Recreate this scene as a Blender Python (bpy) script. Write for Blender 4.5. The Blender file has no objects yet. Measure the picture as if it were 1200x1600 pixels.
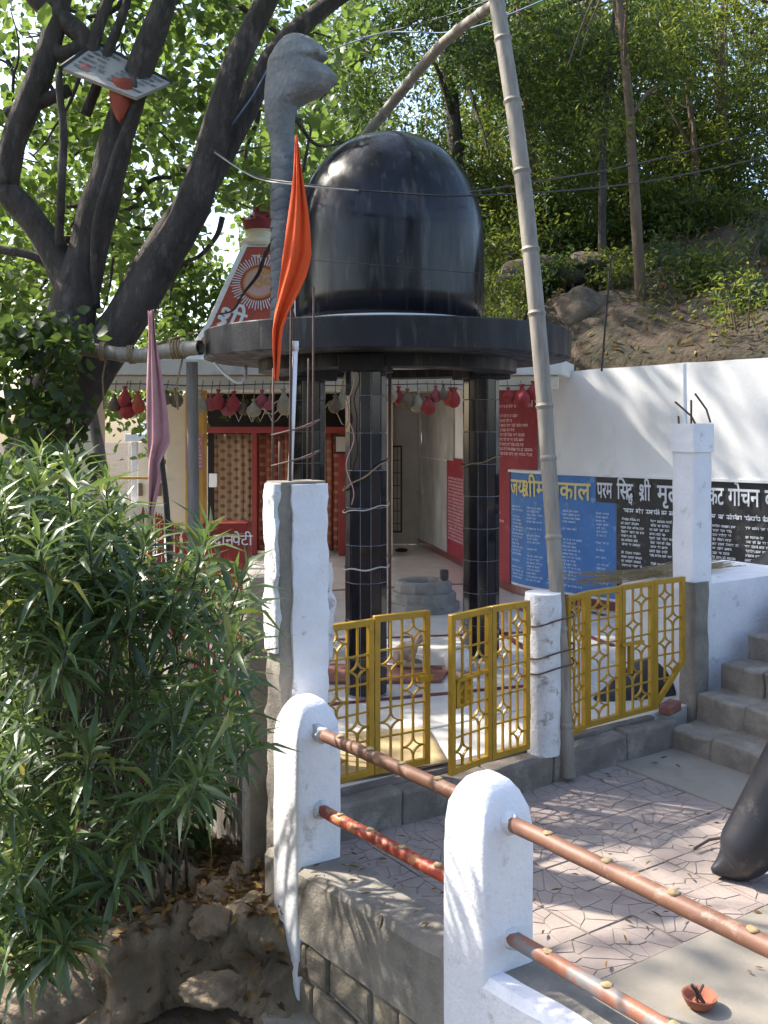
import bpy, bmesh, math, random
import numpy as np
from mathutils import Vector, Matrix, noise
R = math.radians
SC = bpy.context.scene
COL = SC.collection
rng = np.random.default_rng(7)
random.seed(7)

# ------------------------------------------------------------------ camera, sky, sun, exposure
F, HZ, CZ = 1550.0, 665.0, 2.1          # focal length (photo pixels), horizon row, eye height
cam = bpy.data.cameras.new('camera')
cam.sensor_fit = 'VERTICAL'; cam.sensor_height = 36; cam.lens = F / 1600 * 36
cam.shift_y = -(800 - HZ) / 1600; cam.clip_start = .05; cam.clip_end = 2000
camo = bpy.data.objects.new('camera', cam); COL.objects.link(camo)
camo.location = (0, 0, CZ); camo.rotation_euler = (R(90), 0, 0)
SC.camera = camo
AZ, EL = -67.0, 45.0                     # sun azimuth (left of the view) and elevation, degrees
wd = bpy.data.worlds.new('World'); SC.world = wd; wd.use_nodes = True
nt = wd.node_tree
sky = nt.nodes.new('ShaderNodeTexSky'); sky.sky_type = 'NISHITA'; sky.sun_disc = False
sky.sun_elevation = R(EL); sky.sun_rotation = R(AZ); sky.air_density = 1.0; sky.dust_density = 2.5
nt.links.new(sky.outputs[0], nt.nodes['Background'].inputs[0])
nt.nodes['Background'].inputs[1].default_value = .15
sl = bpy.data.lights.new('sun', 'SUN'); sl.energy = 3.7; sl.angle = R(1.0); sl.color = (1, .93, .82)
so = bpy.data.objects.new('sun', sl); COL.objects.link(so)
sdir = Vector((math.sin(R(AZ)) * math.cos(R(EL)), math.cos(R(AZ)) * math.cos(R(EL)), math.sin(R(EL))))
so.rotation_euler = sdir.to_track_quat('Z', 'Y').to_euler()
SC.view_settings.view_transform = 'Standard'; SC.view_settings.look = 'None'
SC.view_settings.gamma = 1; SC.view_settings.use_curve_mapping = False
SC.view_settings.exposure = 1.55
SC.cycles.max_bounces = 6; SC.cycles.diffuse_bounces = 4; SC.cycles.glossy_bounces = 3; SC.cycles.transmission_bounces = 4

# ------------------------------------------------------------------ places
def P(x, y, Y): return Vector(((x - 600) * Y / F, Y, CZ - (y - HZ) * Y / F))     # point at depth Y
U = Vector((.8267, .5628, 0)); V = Vector((-.5628, .8267, 0)); ORI = Vector((-.365, 5.66, 0))
TH = math.atan2(U.y, U.x)
def L(a, b, z=0): return ORI + U * a + V * b + Vector((0, 0, z))                  # court frame: a along the gates, b inwards
ZC = -.22                                                                        # court level; temple floor is 0

# ------------------------------------------------------------------ objects
WLOC = {}
def _link(o, parent, loc=None):
    COL.objects.link(o)
    if parent is not None:
        o.parent = parent
        o.matrix_parent_inverse = Matrix.Translation(-WLOC[parent.name])
def tag(o, label=None, cat=None, group=None, kind=None):
    if label: o['label'] = label
    if cat: o['category'] = cat
    if group: o['group'] = group
    if kind: o['kind'] = kind
    return o
def thing(name, label, cat, loc, group=None):
    o = bpy.data.objects.new(name, None); o.location = loc; o.empty_display_size = .1
    WLOC[o.name] = Vector(loc); COL.objects.link(o)
    return tag(o, label, cat, group)
def inst(name, me, mat4, parent):
    o = bpy.data.objects.new(name, me); _link(o, parent); o.matrix_basis = mat4
    return o
class B:
    def __init__(s): s.v = []; s.f = []
    def add(s, vs, fs):
        n = len(s.v); s.v += [tuple(v) for v in vs]; s.f += [tuple(i + n for i in f) for f in fs]; return s
    def box(s, c, d, rz=0, m=None):
        x, y, z = d[0] / 2, d[1] / 2, d[2] / 2
        vs = [Vector(p) for p in ((-x,-y,-z),(x,-y,-z),(x,y,-z),(-x,y,-z),(-x,-y,z),(x,-y,z),(x,y,z),(-x,y,z))]
        m = m or Matrix.Rotation(rz, 3, 'Z')
        return s.add([m @ v + Vector(c) for v in vs], [(0,3,2,1),(4,5,6,7),(0,1,5,4),(1,2,6,5),(2,3,7,6),(3,0,4,7)])
    def lbox(s, a0, a1, b0, b1, z0, z1):
        return s.box(L((a0 + a1) / 2, (b0 + b1) / 2, (z0 + z1) / 2), (a1 - a0, b1 - b0, z1 - z0), TH)
    def tube(s, pts, rad, n=10, cap=True, sx=1.0):
        pts = [Vector(p) for p in pts]
        if not hasattr(rad, '__len__'): rad = [rad] * len(pts)
        rings = []; up = None
        for i, p in enumerate(pts):
            t = (pts[min(i + 1, len(pts) - 1)] - pts[max(i - 1, 0)]).normalized()
            if up is None:
                up = Vector((0, 0, 1)) if abs(t.z) < .9 else Vector((0, 1, 0))
            x = t.cross(up)
            if x.length < 1e-4: x = t.orthogonal()
            x.normalize(); up = x.cross(t)
            rings.append([p + (x * math.cos(k * 2 * math.pi / n) * sx + up * math.sin(k * 2 * math.pi / n)) * rad[i] for k in range(n)])
        return s.loft(rings, cap)
    def loft(s, rings, cap=True):
        n = len(rings[0]); vs = [v for r in rings for v in r]; fs = []
        for i in range(len(rings) - 1):
            for k in range(n):
                fs.append((i * n + k, i * n + (k + 1) % n, (i + 1) * n + (k + 1) % n, (i + 1) * n + k))
        if cap:
            fs.append(tuple(range(n))[::-1]); fs.append(tuple((len(rings) - 1) * n + k for k in range(n)))
        return s.add(vs, fs)
    def lathe(s, prof, c, n=24, rz=0):
        c = Vector(c)
        return s.loft([[c + Vector((r * math.cos(rz + k * 2 * math.pi / n), r * math.sin(rz + k * 2 * math.pi / n), z)) for k in range(n)] for r, z in prof])
    def prism(s, poly, z0, z1):
        n = len(poly)
        vs = [(p[0], p[1], z0) for p in poly] + [(p[0], p[1], z1) for p in poly]
        return s.add(vs, [tuple(range(n))[::-1], tuple(range(n, 2 * n))] + [(i, (i + 1) % n, n + (i + 1) % n, n + i) for i in range(n)])
    def mesh(s, name, mat, smooth=False, bevel=0, seg=2, sub=0):
        me = bpy.data.meshes.new(name); me.from_pydata(s.v, [], s.f)
        if bevel or True:
            bm = bmesh.new(); bm.from_mesh(me)
            bmesh.ops.recalc_face_normals(bm, faces=bm.faces)
            if bevel:
                es = [e for e in bm.edges if len(e.link_faces) == 2 and e.calc_face_angle(0) > .5]
                bmesh.ops.bevel(bm, geom=es, offset=bevel, segments=seg, affect='EDGES', profile=.5, clamp_overlap=True)
            bm.to_mesh(me); bm.free()
        if smooth:
            for p in me.polygons: p.use_smooth = True
            if smooth != True: me.set_sharp_from_angle(angle=R(smooth))
        me.materials.append(mat)
        return me
    def build(s, name, mat, parent=None, smooth=False, bevel=0, seg=2, rough=0, rs=6.0, cuts=0):
        me = s.mesh(name, mat, smooth, bevel, seg)
        if cuts:
            bm = bmesh.new(); bm.from_mesh(me)
            bmesh.ops.subdivide_edges(bm, edges=bm.edges, cuts=cuts, use_grid_fill=True)
            bm.to_mesh(me); bm.free()
        if rough:
            for v in me.vertices:
                p = v.co * rs
                v.co = v.co + Vector((noise.noise(p), noise.noise(p + Vector((7, 3, 1))), noise.noise(p + Vector((1, 9, 4))))) * rough
        return link(name, me, parent)
def link(name, me, parent=None):
    o = bpy.data.objects.new(name, me)
    if parent is None and len(me.vertices):
        n = len(me.vertices); a = np.empty(n * 3, np.float32); me.vertices.foreach_get('co', a); a = a.reshape(-1, 3)
        c = np.array([(a[:, 0].min() + a[:, 0].max()) / 2, (a[:, 1].min() + a[:, 1].max()) / 2, a[:, 2].min()], np.float32)
        me.vertices.foreach_set('co', (a - c).ravel()); me.update()
        o.location = Vector(c.tolist()); WLOC[o.name] = Vector(c.tolist())
    elif parent is not None:
        WLOC[o.name] = Vector((0, 0, 0))
    _link(o, parent)
    return o
def struct(o): return tag(o, kind='structure')

# ------------------------------------------------------------------ materials
MT = {}
def mat(name, c1, c2=None, scale=6, rough=.7, bump=.2, bscale=60, bdist=.01, spec=.5, c3=None, s3=1.3, t3=(.5, .65), coat=0, coord='world', stretch=None, metal=0):
    m = bpy.data.materials.new(name); m.use_nodes = True; n = m.node_tree.nodes; k = m.node_tree.links
    p = n['Principled BSDF']; p.inputs['Roughness'].default_value = rough; p.inputs['Specular IOR Level'].default_value = spec
    p.inputs['Coat Weight'].default_value = coat; p.inputs['Metallic'].default_value = metal
    if coord == 'world': vec = n.new('ShaderNodeNewGeometry').outputs['Position']
    else: vec = n.new('ShaderNodeTexCoord').outputs['Object']
    if stretch:
        mp = n.new('ShaderNodeMapping'); mp.inputs['Scale'].default_value = stretch; k.new(vec, mp.inputs[0]); vec = mp.outputs[0]
    def nz(sc, det=6, ro=.6):
        t = n.new('ShaderNodeTexNoise'); t.inputs['Scale'].default_value = sc; t.inputs['Detail'].default_value = det
        t.inputs['Roughness'].default_value = ro; k.new(vec, t.inputs['Vector']); return t.outputs['Fac']
    col = None
    c2 = c2 or tuple(x * .75 for x in c1)
    r = n.new('ShaderNodeValToRGB'); r.color_ramp.elements[0].position = .35; r.color_ramp.elements[1].position = .68
    r.color_ramp.elements[0].color = (*c1, 1); r.color_ramp.elements[1].color = (*c2, 1)
    k.new(nz(scale), r.inputs[0]); col = r.outputs[0]
    if c3:
        r3 = n.new('ShaderNodeValToRGB'); r3.color_ramp.elements[0].position = t3[0]; r3.color_ramp.elements[1].position = t3[1]
        k.new(nz(s3, 10, .7), r3.inputs[0])
        mx = n.new('ShaderNodeMix'); mx.data_type = 'RGBA'; k.new(r3.outputs[0], mx.inputs[0]); k.new(col, mx.inputs[6]); mx.inputs[7].default_value = (*c3, 1)
        col = mx.outputs[2]
    k.new(col, p.inputs['Base Color'])
    if bump:
        b = n.new('ShaderNodeBump'); b.inputs['Strength'].default_value = bump; b.inputs['Distance'].default_value = bdist
        k.new(nz(bscale, 8, .65), b.inputs['Height']); k.new(b.outputs[0], p.inputs['Normal'])
    MT[name] = m
    return m
def leafmat(name, dark, light, trans, rough=.45, tw=.45, spec=.4):
    m = bpy.data.materials.new(name); m.use_nodes = True; n = m.node_tree.nodes; k = m.node_tree.links
    p = n['Principled BSDF']; p.inputs['Roughness'].default_value = rough; p.inputs['Specular IOR Level'].default_value = spec
    a = n.new('ShaderNodeAttribute'); a.attribute_name = 'lv'
    r = n.new('ShaderNodeValToRGB'); r.color_ramp.elements[0].color = (*dark, 1); r.color_ramp.elements[1].color = (*light, 1)
    k.new(a.outputs['Fac'], r.inputs[0]); k.new(r.outputs[0], p.inputs['Base Color'])
    t = n.new('ShaderNodeBsdfTranslucent')
    mx = n.new('ShaderNodeMix'); mx.data_type = 'RGBA'; mx.inputs[0].default_value = .7; k.new(r.outputs[0], mx.inputs[6]); mx.inputs[7].default_value = (*trans, 1)
    k.new(mx.outputs[2], t.inputs[0])
    s = n.new('ShaderNodeMixShader'); s.inputs[0].default_value = tw
    k.new(p.outputs[0], s.inputs[1]); k.new(t.outputs[0], s.inputs[2]); k.new(s.outputs[0], n['Material Output'].inputs[0])
    MT[name] = m
    return m
white = mat('whitewash', (.82, .82, .85), (.74, .74, .78), 5, .85, .5, 38, .015, c3=(.46, .44, .42), s3=6, t3=(.59, .72))
pillar_white = mat('flaking whitewash', (.8, .8, .84), (.72, .72, .76), 6, .9, .5, 40, .015, c3=(.34, .32, .3), s3=4.5, t3=(.6, .66))
dirty_white = mat('dirty whitewash', (.74, .74, .76), (.6, .6, .61), 7, .9, .6, 40, .02, c3=(.3, .28, .26), s3=9, t3=(.55, .66))
wall_white = mat('wall whitewash', (.8, .8, .8), (.7, .7, .7), 2, .85, .25, 50, .01, c3=(.48, .46, .43), s3=1.6, t3=(.55, .8), stretch=(1, 1, .6))
plaster = mat('grey plaster', (.42, .4, .38), (.3, .29, .27), 4, .9, .4, 50, .012, c3=(.52, .5, .47), s3=2.5, t3=(.5, .7), stretch=(1, 1, .5))
cement = mat('rough cement', (.3, .27, .23), (.2, .178, .15), 5, .95, .6, 40, .02, c3=(.12, .11, .1), s3=3.5, t3=(.55, .75))
kerbm = mat('kerb concrete', (.22, .19, .165), (.13, .112, .098), 5, .95, .6, 45, .015, c3=(.33, .3, .26), s3=4, t3=(.52, .7))
slabm = mat('court concrete', (.29, .26, .215), (.225, .2, .165), 3, .9, .3, 70, .008, c3=(.2, .18, .16), s3=2.2, t3=(.55, .78))
stone = mat('brown masonry', (.27, .23, .17), (.17, .145, .11), 6, .95, .7, 35, .02, c3=(.1, .09, .075), s3=4, t3=(.52, .72))
mortar = mat('mortar', (.36, .33, .28), (.25, .23, .19), 8, .95, .5, 60, .01)
stepm = mat('step stone', (.27, .23, .19), (.17, .145, .12), 5, .95, .6, 40, .015, c3=(.36, .32, .27), s3=3, t3=(.5, .7))
paver = mat('paver', (.33, .27, .24), (.25, .2, .18), 5, .85, .4, 70, .008, c3=(.38, .32, .27), s3=2.2, t3=(.48, .75))
groutm = mat('paver joint', (.22, .18, .16), (.16, .13, .115), 8, .95, .4)
marble = mat('white floor tile', (.76, .74, .7), (.68, .66, .62), 3, .22, .03, 40, .003, c3=(.5, .45, .38), s3=3, t3=(.6, .85))
redstripe = mat('maroon border tile', (.16, .035, .03), (.11, .025, .022), 6, .3, .05)
black = mat('black gloss paint', (.009, .009, .013), (.016, .016, .022), 3, .17, .1, 14, .008, spec=.32, c3=(.035, .035, .042), s3=2.4, t3=(.55, .8), stretch=(1, 1, .35))
blackm = mat('black painted concrete', (.009, .009, .012), (.016, .015, .02), 4, .5, .25, 40, .01, spec=.3, c3=(.035, .034, .038), s3=3, t3=(.56, .8))
def wear(m, rlo, rhi, peel):
    n = m.node_tree.nodes; k = m.node_tree.links; p = n['Principled BSDF']; src = p.inputs['Base Color'].links[0].from_socket
    g = n.new('ShaderNodeNewGeometry'); mp = n.new('ShaderNodeMapping'); mp.inputs['Scale'].default_value = (1, 1, .16); k.new(g.outputs['Position'], mp.inputs[0])
    t = n.new('ShaderNodeTexNoise'); t.inputs['Scale'].default_value = 9; t.inputs['Detail'].default_value = 8; k.new(mp.outputs[0], t.inputs[0])
    mr = n.new('ShaderNodeMapRange'); mr.inputs['From Min'].default_value = .35; mr.inputs['From Max'].default_value = .7; mr.inputs['To Min'].default_value = rlo; mr.inputs['To Max'].default_value = rhi
    k.new(t.outputs['Fac'], mr.inputs[0]); k.new(mr.outputs[0], p.inputs['Roughness'])
    t2 = n.new('ShaderNodeTexNoise'); t2.inputs['Scale'].default_value = 5; t2.inputs['Detail'].default_value = 12; t2.inputs['Roughness'].default_value = .75; k.new(g.outputs['Position'], t2.inputs[0])
    rp_ = n.new('ShaderNodeValToRGB'); rp_.color_ramp.elements[0].position = .655; rp_.color_ramp.elements[1].position = .68; k.new(t2.outputs['Fac'], rp_.inputs[0])
    mx = n.new('ShaderNodeMix'); mx.data_type = 'RGBA'; k.new(rp_.outputs[0], mx.inputs[0]); k.new(src, mx.inputs[6]); mx.inputs[7].default_value = (*peel, 1)
    t3 = n.new('ShaderNodeTexNoise'); t3.inputs['Scale'].default_value = 14; t3.inputs['Detail'].default_value = 6; k.new(mp.outputs[0], t3.inputs[0])
    r3 = n.new('ShaderNodeValToRGB'); r3.color_ramp.elements[0].position = .56; r3.color_ramp.elements[1].position = .74; r3.color_ramp.elements[1].color = (.5, .5, .5, 1); k.new(t3.outputs['Fac'], r3.inputs[0])
    m2 = n.new('ShaderNodeMix'); m2.data_type = 'RGBA'; k.new(r3.outputs[0], m2.inputs[0]); k.new(mx.outputs[2], m2.inputs[6]); m2.inputs[7].default_value = (.11, .105, .1, 1)
    k.new(m2.outputs[2], p.inputs['Base Color'])
wear(black, .1, .38, (.15, .135, .12)); wear(blackm, .35, .65, (.1, .09, .085))
tailm = mat('smooth black paint', (.016, .017, .022), (.028, .029, .036), 5, .36, .12, 60, .004, c3=(.1, .095, .09), s3=9, t3=(.58, .74))
tilem = mat('black glazed tile', (.008, .008, .013), (.014, .014, .02), 4, .09, .02, 10, .003)
groutw = mat('tile grout', (.3, .3, .34), (.2, .2, .24), 20, .8, .1)
ceilm = mat('cream ceiling', (.72, .62, .52), (.66, .56, .46), 3, .8, .1)
greyst = mat('carved grey cement', (.2, .205, .215), (.13, .135, .145), 5, .8, .4, 30, .01, c3=(.3, .3, .29), s3=4, t3=(.5, .7))
yel = mat('yellow enamel', (.43, .25, .02), (.34, .19, .016), 9, .38, .15, 60, .004, c3=(.22, .12, .02), s3=14, t3=(.6, .72))
redox = mat('red oxide paint', (.21, .1, .06), (.155, .072, .046), 9, .55, .25, 50, .005, c3=(.33, .23, .17), s3=11, t3=(.56, .68))
redrust = mat('flaking red paint', (.33, .05, .03), (.25, .04, .025), 9, .45, .3, 50, .005, c3=(.5, .2, .09), s3=15, t3=(.5, .56))
greyrail = mat('weathered rail paint', (.3, .11, .06), (.24, .1, .06), 8, .5, .3, 50, .005, c3=(.17, .17, .17), s3=9, t3=(.45, .55))
redfence = mat('red fence paint', (.42, .045, .025), (.33, .035, .02), 8, .5, .15)
redwood = mat('red door paint', (.24, .022, .018), (.18, .018, .014), 6, .5, .1)
bamboo = mat('bamboo', (.3, .27, .225), (.18, .155, .13), 5, .6, .3, 40, .006, c3=(.12, .1, .08), s3=6, t3=(.58, .74), stretch=(4, 4, .5))
oldwood = mat('grey weathered pole', (.24, .22, .2), (.15, .135, .12), 5, .85, .5, 40, .01, stretch=(5, 5, .5))
rope = mat('rope', (.3, .22, .12), (.2, .14, .08), 30, .9, .3, 200, .003)
pinkwire = mat('pink cord', (.5, .25, .25), (.4, .25, .22), 10, .6, 0)
rust = mat('rusty steel', (.11, .06, .045), (.07, .045, .04), 20, .8, .4, 120, .003)
pvc = mat('white pvc', (.8, .8, .82), (.72, .72, .75), 8, .4, .02)
darkw = mat('dark cable', (.02, .02, .025), (.03, .03, .03), 8, .5, 0)
palew = mat('pale cable', (.45, .43, .4), (.35, .33, .3), 8, .5, 0)
bluew = mat('blue cable', (.12, .22, .36), (.1, .18, .3), 8, .5, 0)
orange = mat('orange cloth', (.78, .1, .015), (.66, .075, .012), 5, .85, .3, 300, .002)
pink = mat('faded pink cloth', (.44, .23, .24), (.34, .165, .175), 5, .9, .3, 300, .002)
bark = mat('dark bark', (.085, .07, .062), (.04, .033, .03), 9, .95, 1.0, 28, .04, c3=(.14, .12, .105), s3=12, t3=(.52, .68), stretch=(1, 1, .35))  # base raised: the pale haze over the limbs is put into the colour
bark2 = mat('brown bark', (.15, .105, .07), (.09, .065, .045), 9, .95, .8, 30, .02, stretch=(1, 1, .3))
soil = mat('dry earth bank', (.12, .083, .056), (.065, .046, .032), 2.2, .95, 1.0, 9, .1, c3=(.045, .042, .024), s3=1.6, t3=(.44, .62))
groundm = mat('shaded soil', (.09, .064, .042), (.05, .036, .024), 3, .95, .8, 25, .03, c3=(.19, .16, .12), s3=2.5, t3=(.55, .7))
rockm = mat('brown rock', (.27, .21, .145), (.15, .11, .075), 4, .95, .9, 18, .04, c3=(.26, .22, .17), s3=5, t3=(.56, .7))
cream = mat('cream paint', (.72, .64, .5), (.64, .56, .43), 3, .8, .1, c3=(.45, .38, .28), s3=3, t3=(.6, .8))
canopy = mat('roof edge whitewash', (.68, .66, .62), (.58, .56, .52), 4, .85, .2, c3=(.35, .33, .3), s3=2.4, t3=(.55, .75))
ochre = mat('ochre paint', (.5, .3, .06), (.42, .24, .05), 5, .7, .1)
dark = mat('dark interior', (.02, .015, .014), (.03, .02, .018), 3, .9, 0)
bluep = mat('blue wall paint', (.07, .2, .5), (.05, .155, .42), 4, .7, .25, 40, .008, c3=(.2, .34, .55), s3=7, t3=(.56, .68))
blackp = mat('black wall paint', (.022, .022, .025), (.035, .034, .035), 3, .6, .15, 50, .005, c3=(.12, .12, .12), s3=8, t3=(.56, .7))
redp = mat('crimson wall paint', (.28, .02, .035), (.22, .018, .03), 3, .7, .2, 50, .006, c3=(.33, .08, .09), s3=7, t3=(.56, .7))
ink = mat('white lettering', (.72, .74, .78), (.6, .62, .68), 20, .7, 0)
inkpale = mat('pale blue lettering', (.5, .62, .8), (.4, .53, .74), 20, .7, 0)
inkpink = mat('pale pink lettering', (.7, .45, .5), (.6, .36, .4), 20, .7, 0)
inky = mat('yellow lettering', (.72, .62, .25), (.65, .55, .22), 20, .7, 0)
inkred = mat('red lettering', (.5, .05, .04), (.45, .05, .04), 20, .7, 0)
inkgrey = mat('grey lettering', (.12, .12, .14), (.1, .1, .12), 20, .7, 0)
spirered = mat('spire red', (.4, .07, .045), (.34, .055, .04), 4, .7, .1, c3=(.45, .13, .1), s3=5, t3=(.55, .75))
goldp = mat('golden paint', (.55, .27, .08), (.5, .24, .07), 6, .6, 0)
lotus = mat('maroon lotus', (.22, .02, .035), (.16, .015, .028), 6, .5, .1)
clay = mat('terracotta', (.36, .12, .07), (.28, .095, .055), 10, .8, .2)
ash = mat('ash', (.1, .09, .08), (.06, .055, .05), 30, .95, .4)
straw = mat('straw', (.36, .27, .14), (.24, .17, .09), 30, .85, 0)
matm = mat('jute mat', (.5, .38, .2), (.4, .3, .16), 7, .95, .5, 160, .006, c3=(.28, .2, .11), s3=6, t3=(.56, .7))
stgrey = mat('old grey stone', (.33, .31, .28), (.22, .205, .185), 6, .9, .5, 40, .012, c3=(.14, .13, .12), s3=5, t3=(.55, .72))
brick = mat('brick red', (.3, .12, .09), (.22, .09, .07), 8, .95, .5, 60, .01, c3=(.35, .22, .18), s3=10, t3=(.55, .7))
idolm = mat('painted idol', (.55, .45, .36), (.3, .18, .11), 12, .7, .2, 60, .005)
signm = mat('sign board', (.4, .37, .34), (.34, .31, .28), 4, .7, .05)  # whitish board: the shade on it is put into this greyer base colour
curt1 = mat('cream curtain', (.5, .34, .22), (.4, .24, .15), 8, .9, .1)
curt2 = mat('rust curtain', (.3, .07, .04), (.22, .05, .03), 8, .9, .1)
clothc = {'red': mat('red bundle cloth', (.33, .035, .035), (.22, .025, .028), 20, .85, .2, 200, .003),
          'orange': mat('orange bundle cloth', (.45, .08, .035), (.34, .06, .03), 20, .85, .2, 200, .003),
          'pink': mat('pink bundle cloth', (.34, .08, .09), (.25, .055, .065), 20, .85, .2, 200, .003),
          'brown': mat('brown bundle cloth', (.17, .12, .08), (.11, .08, .055), 20, .9, .2, 200, .003),
          'tan': mat('tan bundle cloth', (.35, .29, .2), (.26, .21, .145), 20, .9, .2, 200, .003)}
litter = mat('leaf litter', (.22, .12, .05), (.13, .075, .035), 20, .9, .1)
lf_broad = leafmat('broad leaves', (.026, .055, .017), (.08, .125, .035), (.27, .4, .07), .45, .47)
lf_neem = leafmat('fine leaves', (.016, .034, .014), (.05, .085, .026), (.2, .31, .05), .5, .36)
lf_hill = leafmat('hillside leaves', (.024, .045, .012), (.1, .13, .03), (.34, .4, .05), .5, .45)
lf_ole = leafmat('oleander leaves', (.036, .07, .04), (.13, .185, .08), (.26, .38, .08), .34, .28, .6)
_r = [n for n in lf_ole.node_tree.nodes if n.type == 'VALTORGB'][0].color_ramp; _e = _r.elements.new(.97); _e.color = (.26, .24, .05, 1); _r.elements[2].color = (.3, .26, .06, 1); _r.elements.new(.88).color = (.11, .17, .055, 1)
lf_dry = leafmat('dry leaves', (.07, .04, .02), (.26, .16, .05), (.3, .2, .06), .85, .15)
petal = mat('pink petals', (.62, .03, .14), (.5, .025, .11), 10, .6, 0)

# ------------------------------------------------------------------ text helpers
def text_mesh(s, size=1.0, bold=0.0):
    c = bpy.data.curves.new('lettering', 'FONT'); c.body = s; c.size = size; c.resolution_u = 3
    o = bpy.data.objects.new('lettering', c); COL.objects.link(o)
    me = bpy.data.meshes.new_from_object(o.evaluated_get(bpy.context.evaluated_depsgraph_get()))
    vs = [(v.co.x, v.co.y) for v in me.vertices]; fs = [tuple(p.vertices) for p in me.polygons]
    bpy.data.objects.remove(o); bpy.data.curves.remove(c); bpy.data.meshes.remove(me)
    if bold:                                   # heavier strokes: the glyphs again, shifted a little
        n = len(vs); V0, F0 = list(vs), list(fs)
        for dx, dy in ((bold, 0), (0, bold), (bold, bold)):
            vs += [(a + dx * size, b + dy * size) for a, b in V0]; k = len(vs) - n
            fs += [tuple(i + k for i in q) for q in F0]
    return vs, fs
def text_multi(parts, bold):                   # parts: (string, x, y, size)
    V2, F2 = [], []
    for s, x, y, sz in parts:
        if s == 'SHRI':                        # the conjunct shri, drawn from its base letters plus the slanting ra stroke
            v, f = text_mesh('शी', 1, bold)
            n = len(v); w = .045 + bold
            v = v + [(.10, .02), (.10 + w, .02 - w), (.42, .25 - w), (.42 - w, .25)]; f = f + [(n, n + 1, n + 2, n + 3)]
        elif s == 'DDHA':
            v, f = text_mesh('द', 1, bold); v2, f2 = text_mesh('ध', .6, bold)
            n = len(v); v = v + [(a * 1 + .12, b - .22) for a, b in v2]; f = f + [tuple(i + n for i in q) for q in f2]
        else: v, f = text_mesh(s, 1, bold)
        n = len(V2); V2 += [(x + a * sz, y + b * sz) for a, b in v]; F2 += [tuple(i + n for i in q) for q in f]
    return V2, F2
def scribble(cols, y0, y1, rowh, size, rnd, skip=.08):
    """illegible small writing: rows of words, each a head line with short stems below"""
    V2, F2 = [], []
    def q(x0, ya, x1, yb, sl=0):
        n = len(V2); V2.extend([(x0, ya), (x1, ya), (x1 + sl, yb), (x0 + sl, yb)]); F2.append((n, n + 1, n + 2, n + 3))
    y = y1
    while y > y0:
        for c0, c1 in cols:
            if rnd.random() < skip: continue
            x = c0 + rnd.random() * .02; end = c0 + (c1 - c0) * rnd.uniform(.6, 1.0)
            while x < end:
                wl = size * rnd.choice([1.2, 1.8, 2.4, 3.0]); t = size * .2
                q(x, y, min(x + wl, c1), y - t)
                xx = x + size * .35
                while xx < min(x + wl, c1):
                    h = size * rnd.uniform(.6, .95); q(xx, y - t, xx + t * .8, y - h)
                    if rnd.random() < .75: q(xx - size * .3, y - size * rnd.uniform(.3, .55), xx + t, y - size * rnd.uniform(.6, .8))
                    if rnd.random() < .2: q(xx, y + size * .3, xx + t * .8, y, -.2 * size)
                    xx += size * rnd.uniform(.4, .62)
                x += wl + size * .45
        y -= rowh
    return V2, F2
def lettering(name, vf, fn, m, parent):
    v, f = vf
    par_ = list(range(len(v)))                 # every separate stroke gets its own tiny lift, so none are coplanar
    def find(i):
        while par_[i] != i: par_[i] = par_[par_[i]]; i = par_[i]
        return i
    for q in f:
        for i in q[1:]: par_[find(i)] = find(q[0])
    ids = {}; pts = [Vector(fn(a, b)) for a, b in v]
    for i, p in enumerate(pts):
        k = ids.setdefault(find(i), len(ids)); e = (Vector((0, 0, CZ)) - p).normalized(); p += e * (.0001 * (k % 23))
    me = bpy.data.meshes.new(name); me.from_pydata(pts, [], f); me.materials.append(m)
    return link(name, me, parent)

# ------------------------------------------------------------------ leaves
T_BROAD = np.array([(0,0,0),(.32,.3,.06),(.36,.6,.05),(0,1,-.05),(-.36,.6,.05),(-.32,.3,.06),(0,.5,-.04)], float)
F_LEAF = np.array([(0,1,6),(1,2,6),(2,3,6),(3,4,6),(4,5,6),(5,0,6)])
T_LANCE = T_BROAD * np.array([.5, 1, 1.2])
T_THIN = T_BROAD * np.array([.3, 1, 1.2])
T_OLE = np.array([(0,0,0),(.055,.25,.075),(.068,.55,.085),(0,1,-.13),(-.068,.55,.085),(-.055,.25,.075),(0,.5,.07)], float)
def frames(dirs, rolls):
    y = dirs / np.linalg.norm(dirs, axis=1, keepdims=True)
    ref = np.tile(np.array([0, 0, 1.0]), (len(y), 1)); ref[np.abs(y[:, 2]) > .95] = (1, 0, 0)
    x = np.cross(y, ref); x /= np.linalg.norm(x, axis=1, keepdims=True); z = np.cross(x, y)
    c, s = np.cos(rolls)[:, None], np.sin(rolls)[:, None]
    return x * c + z * s, y, -x * s + z * c
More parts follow.
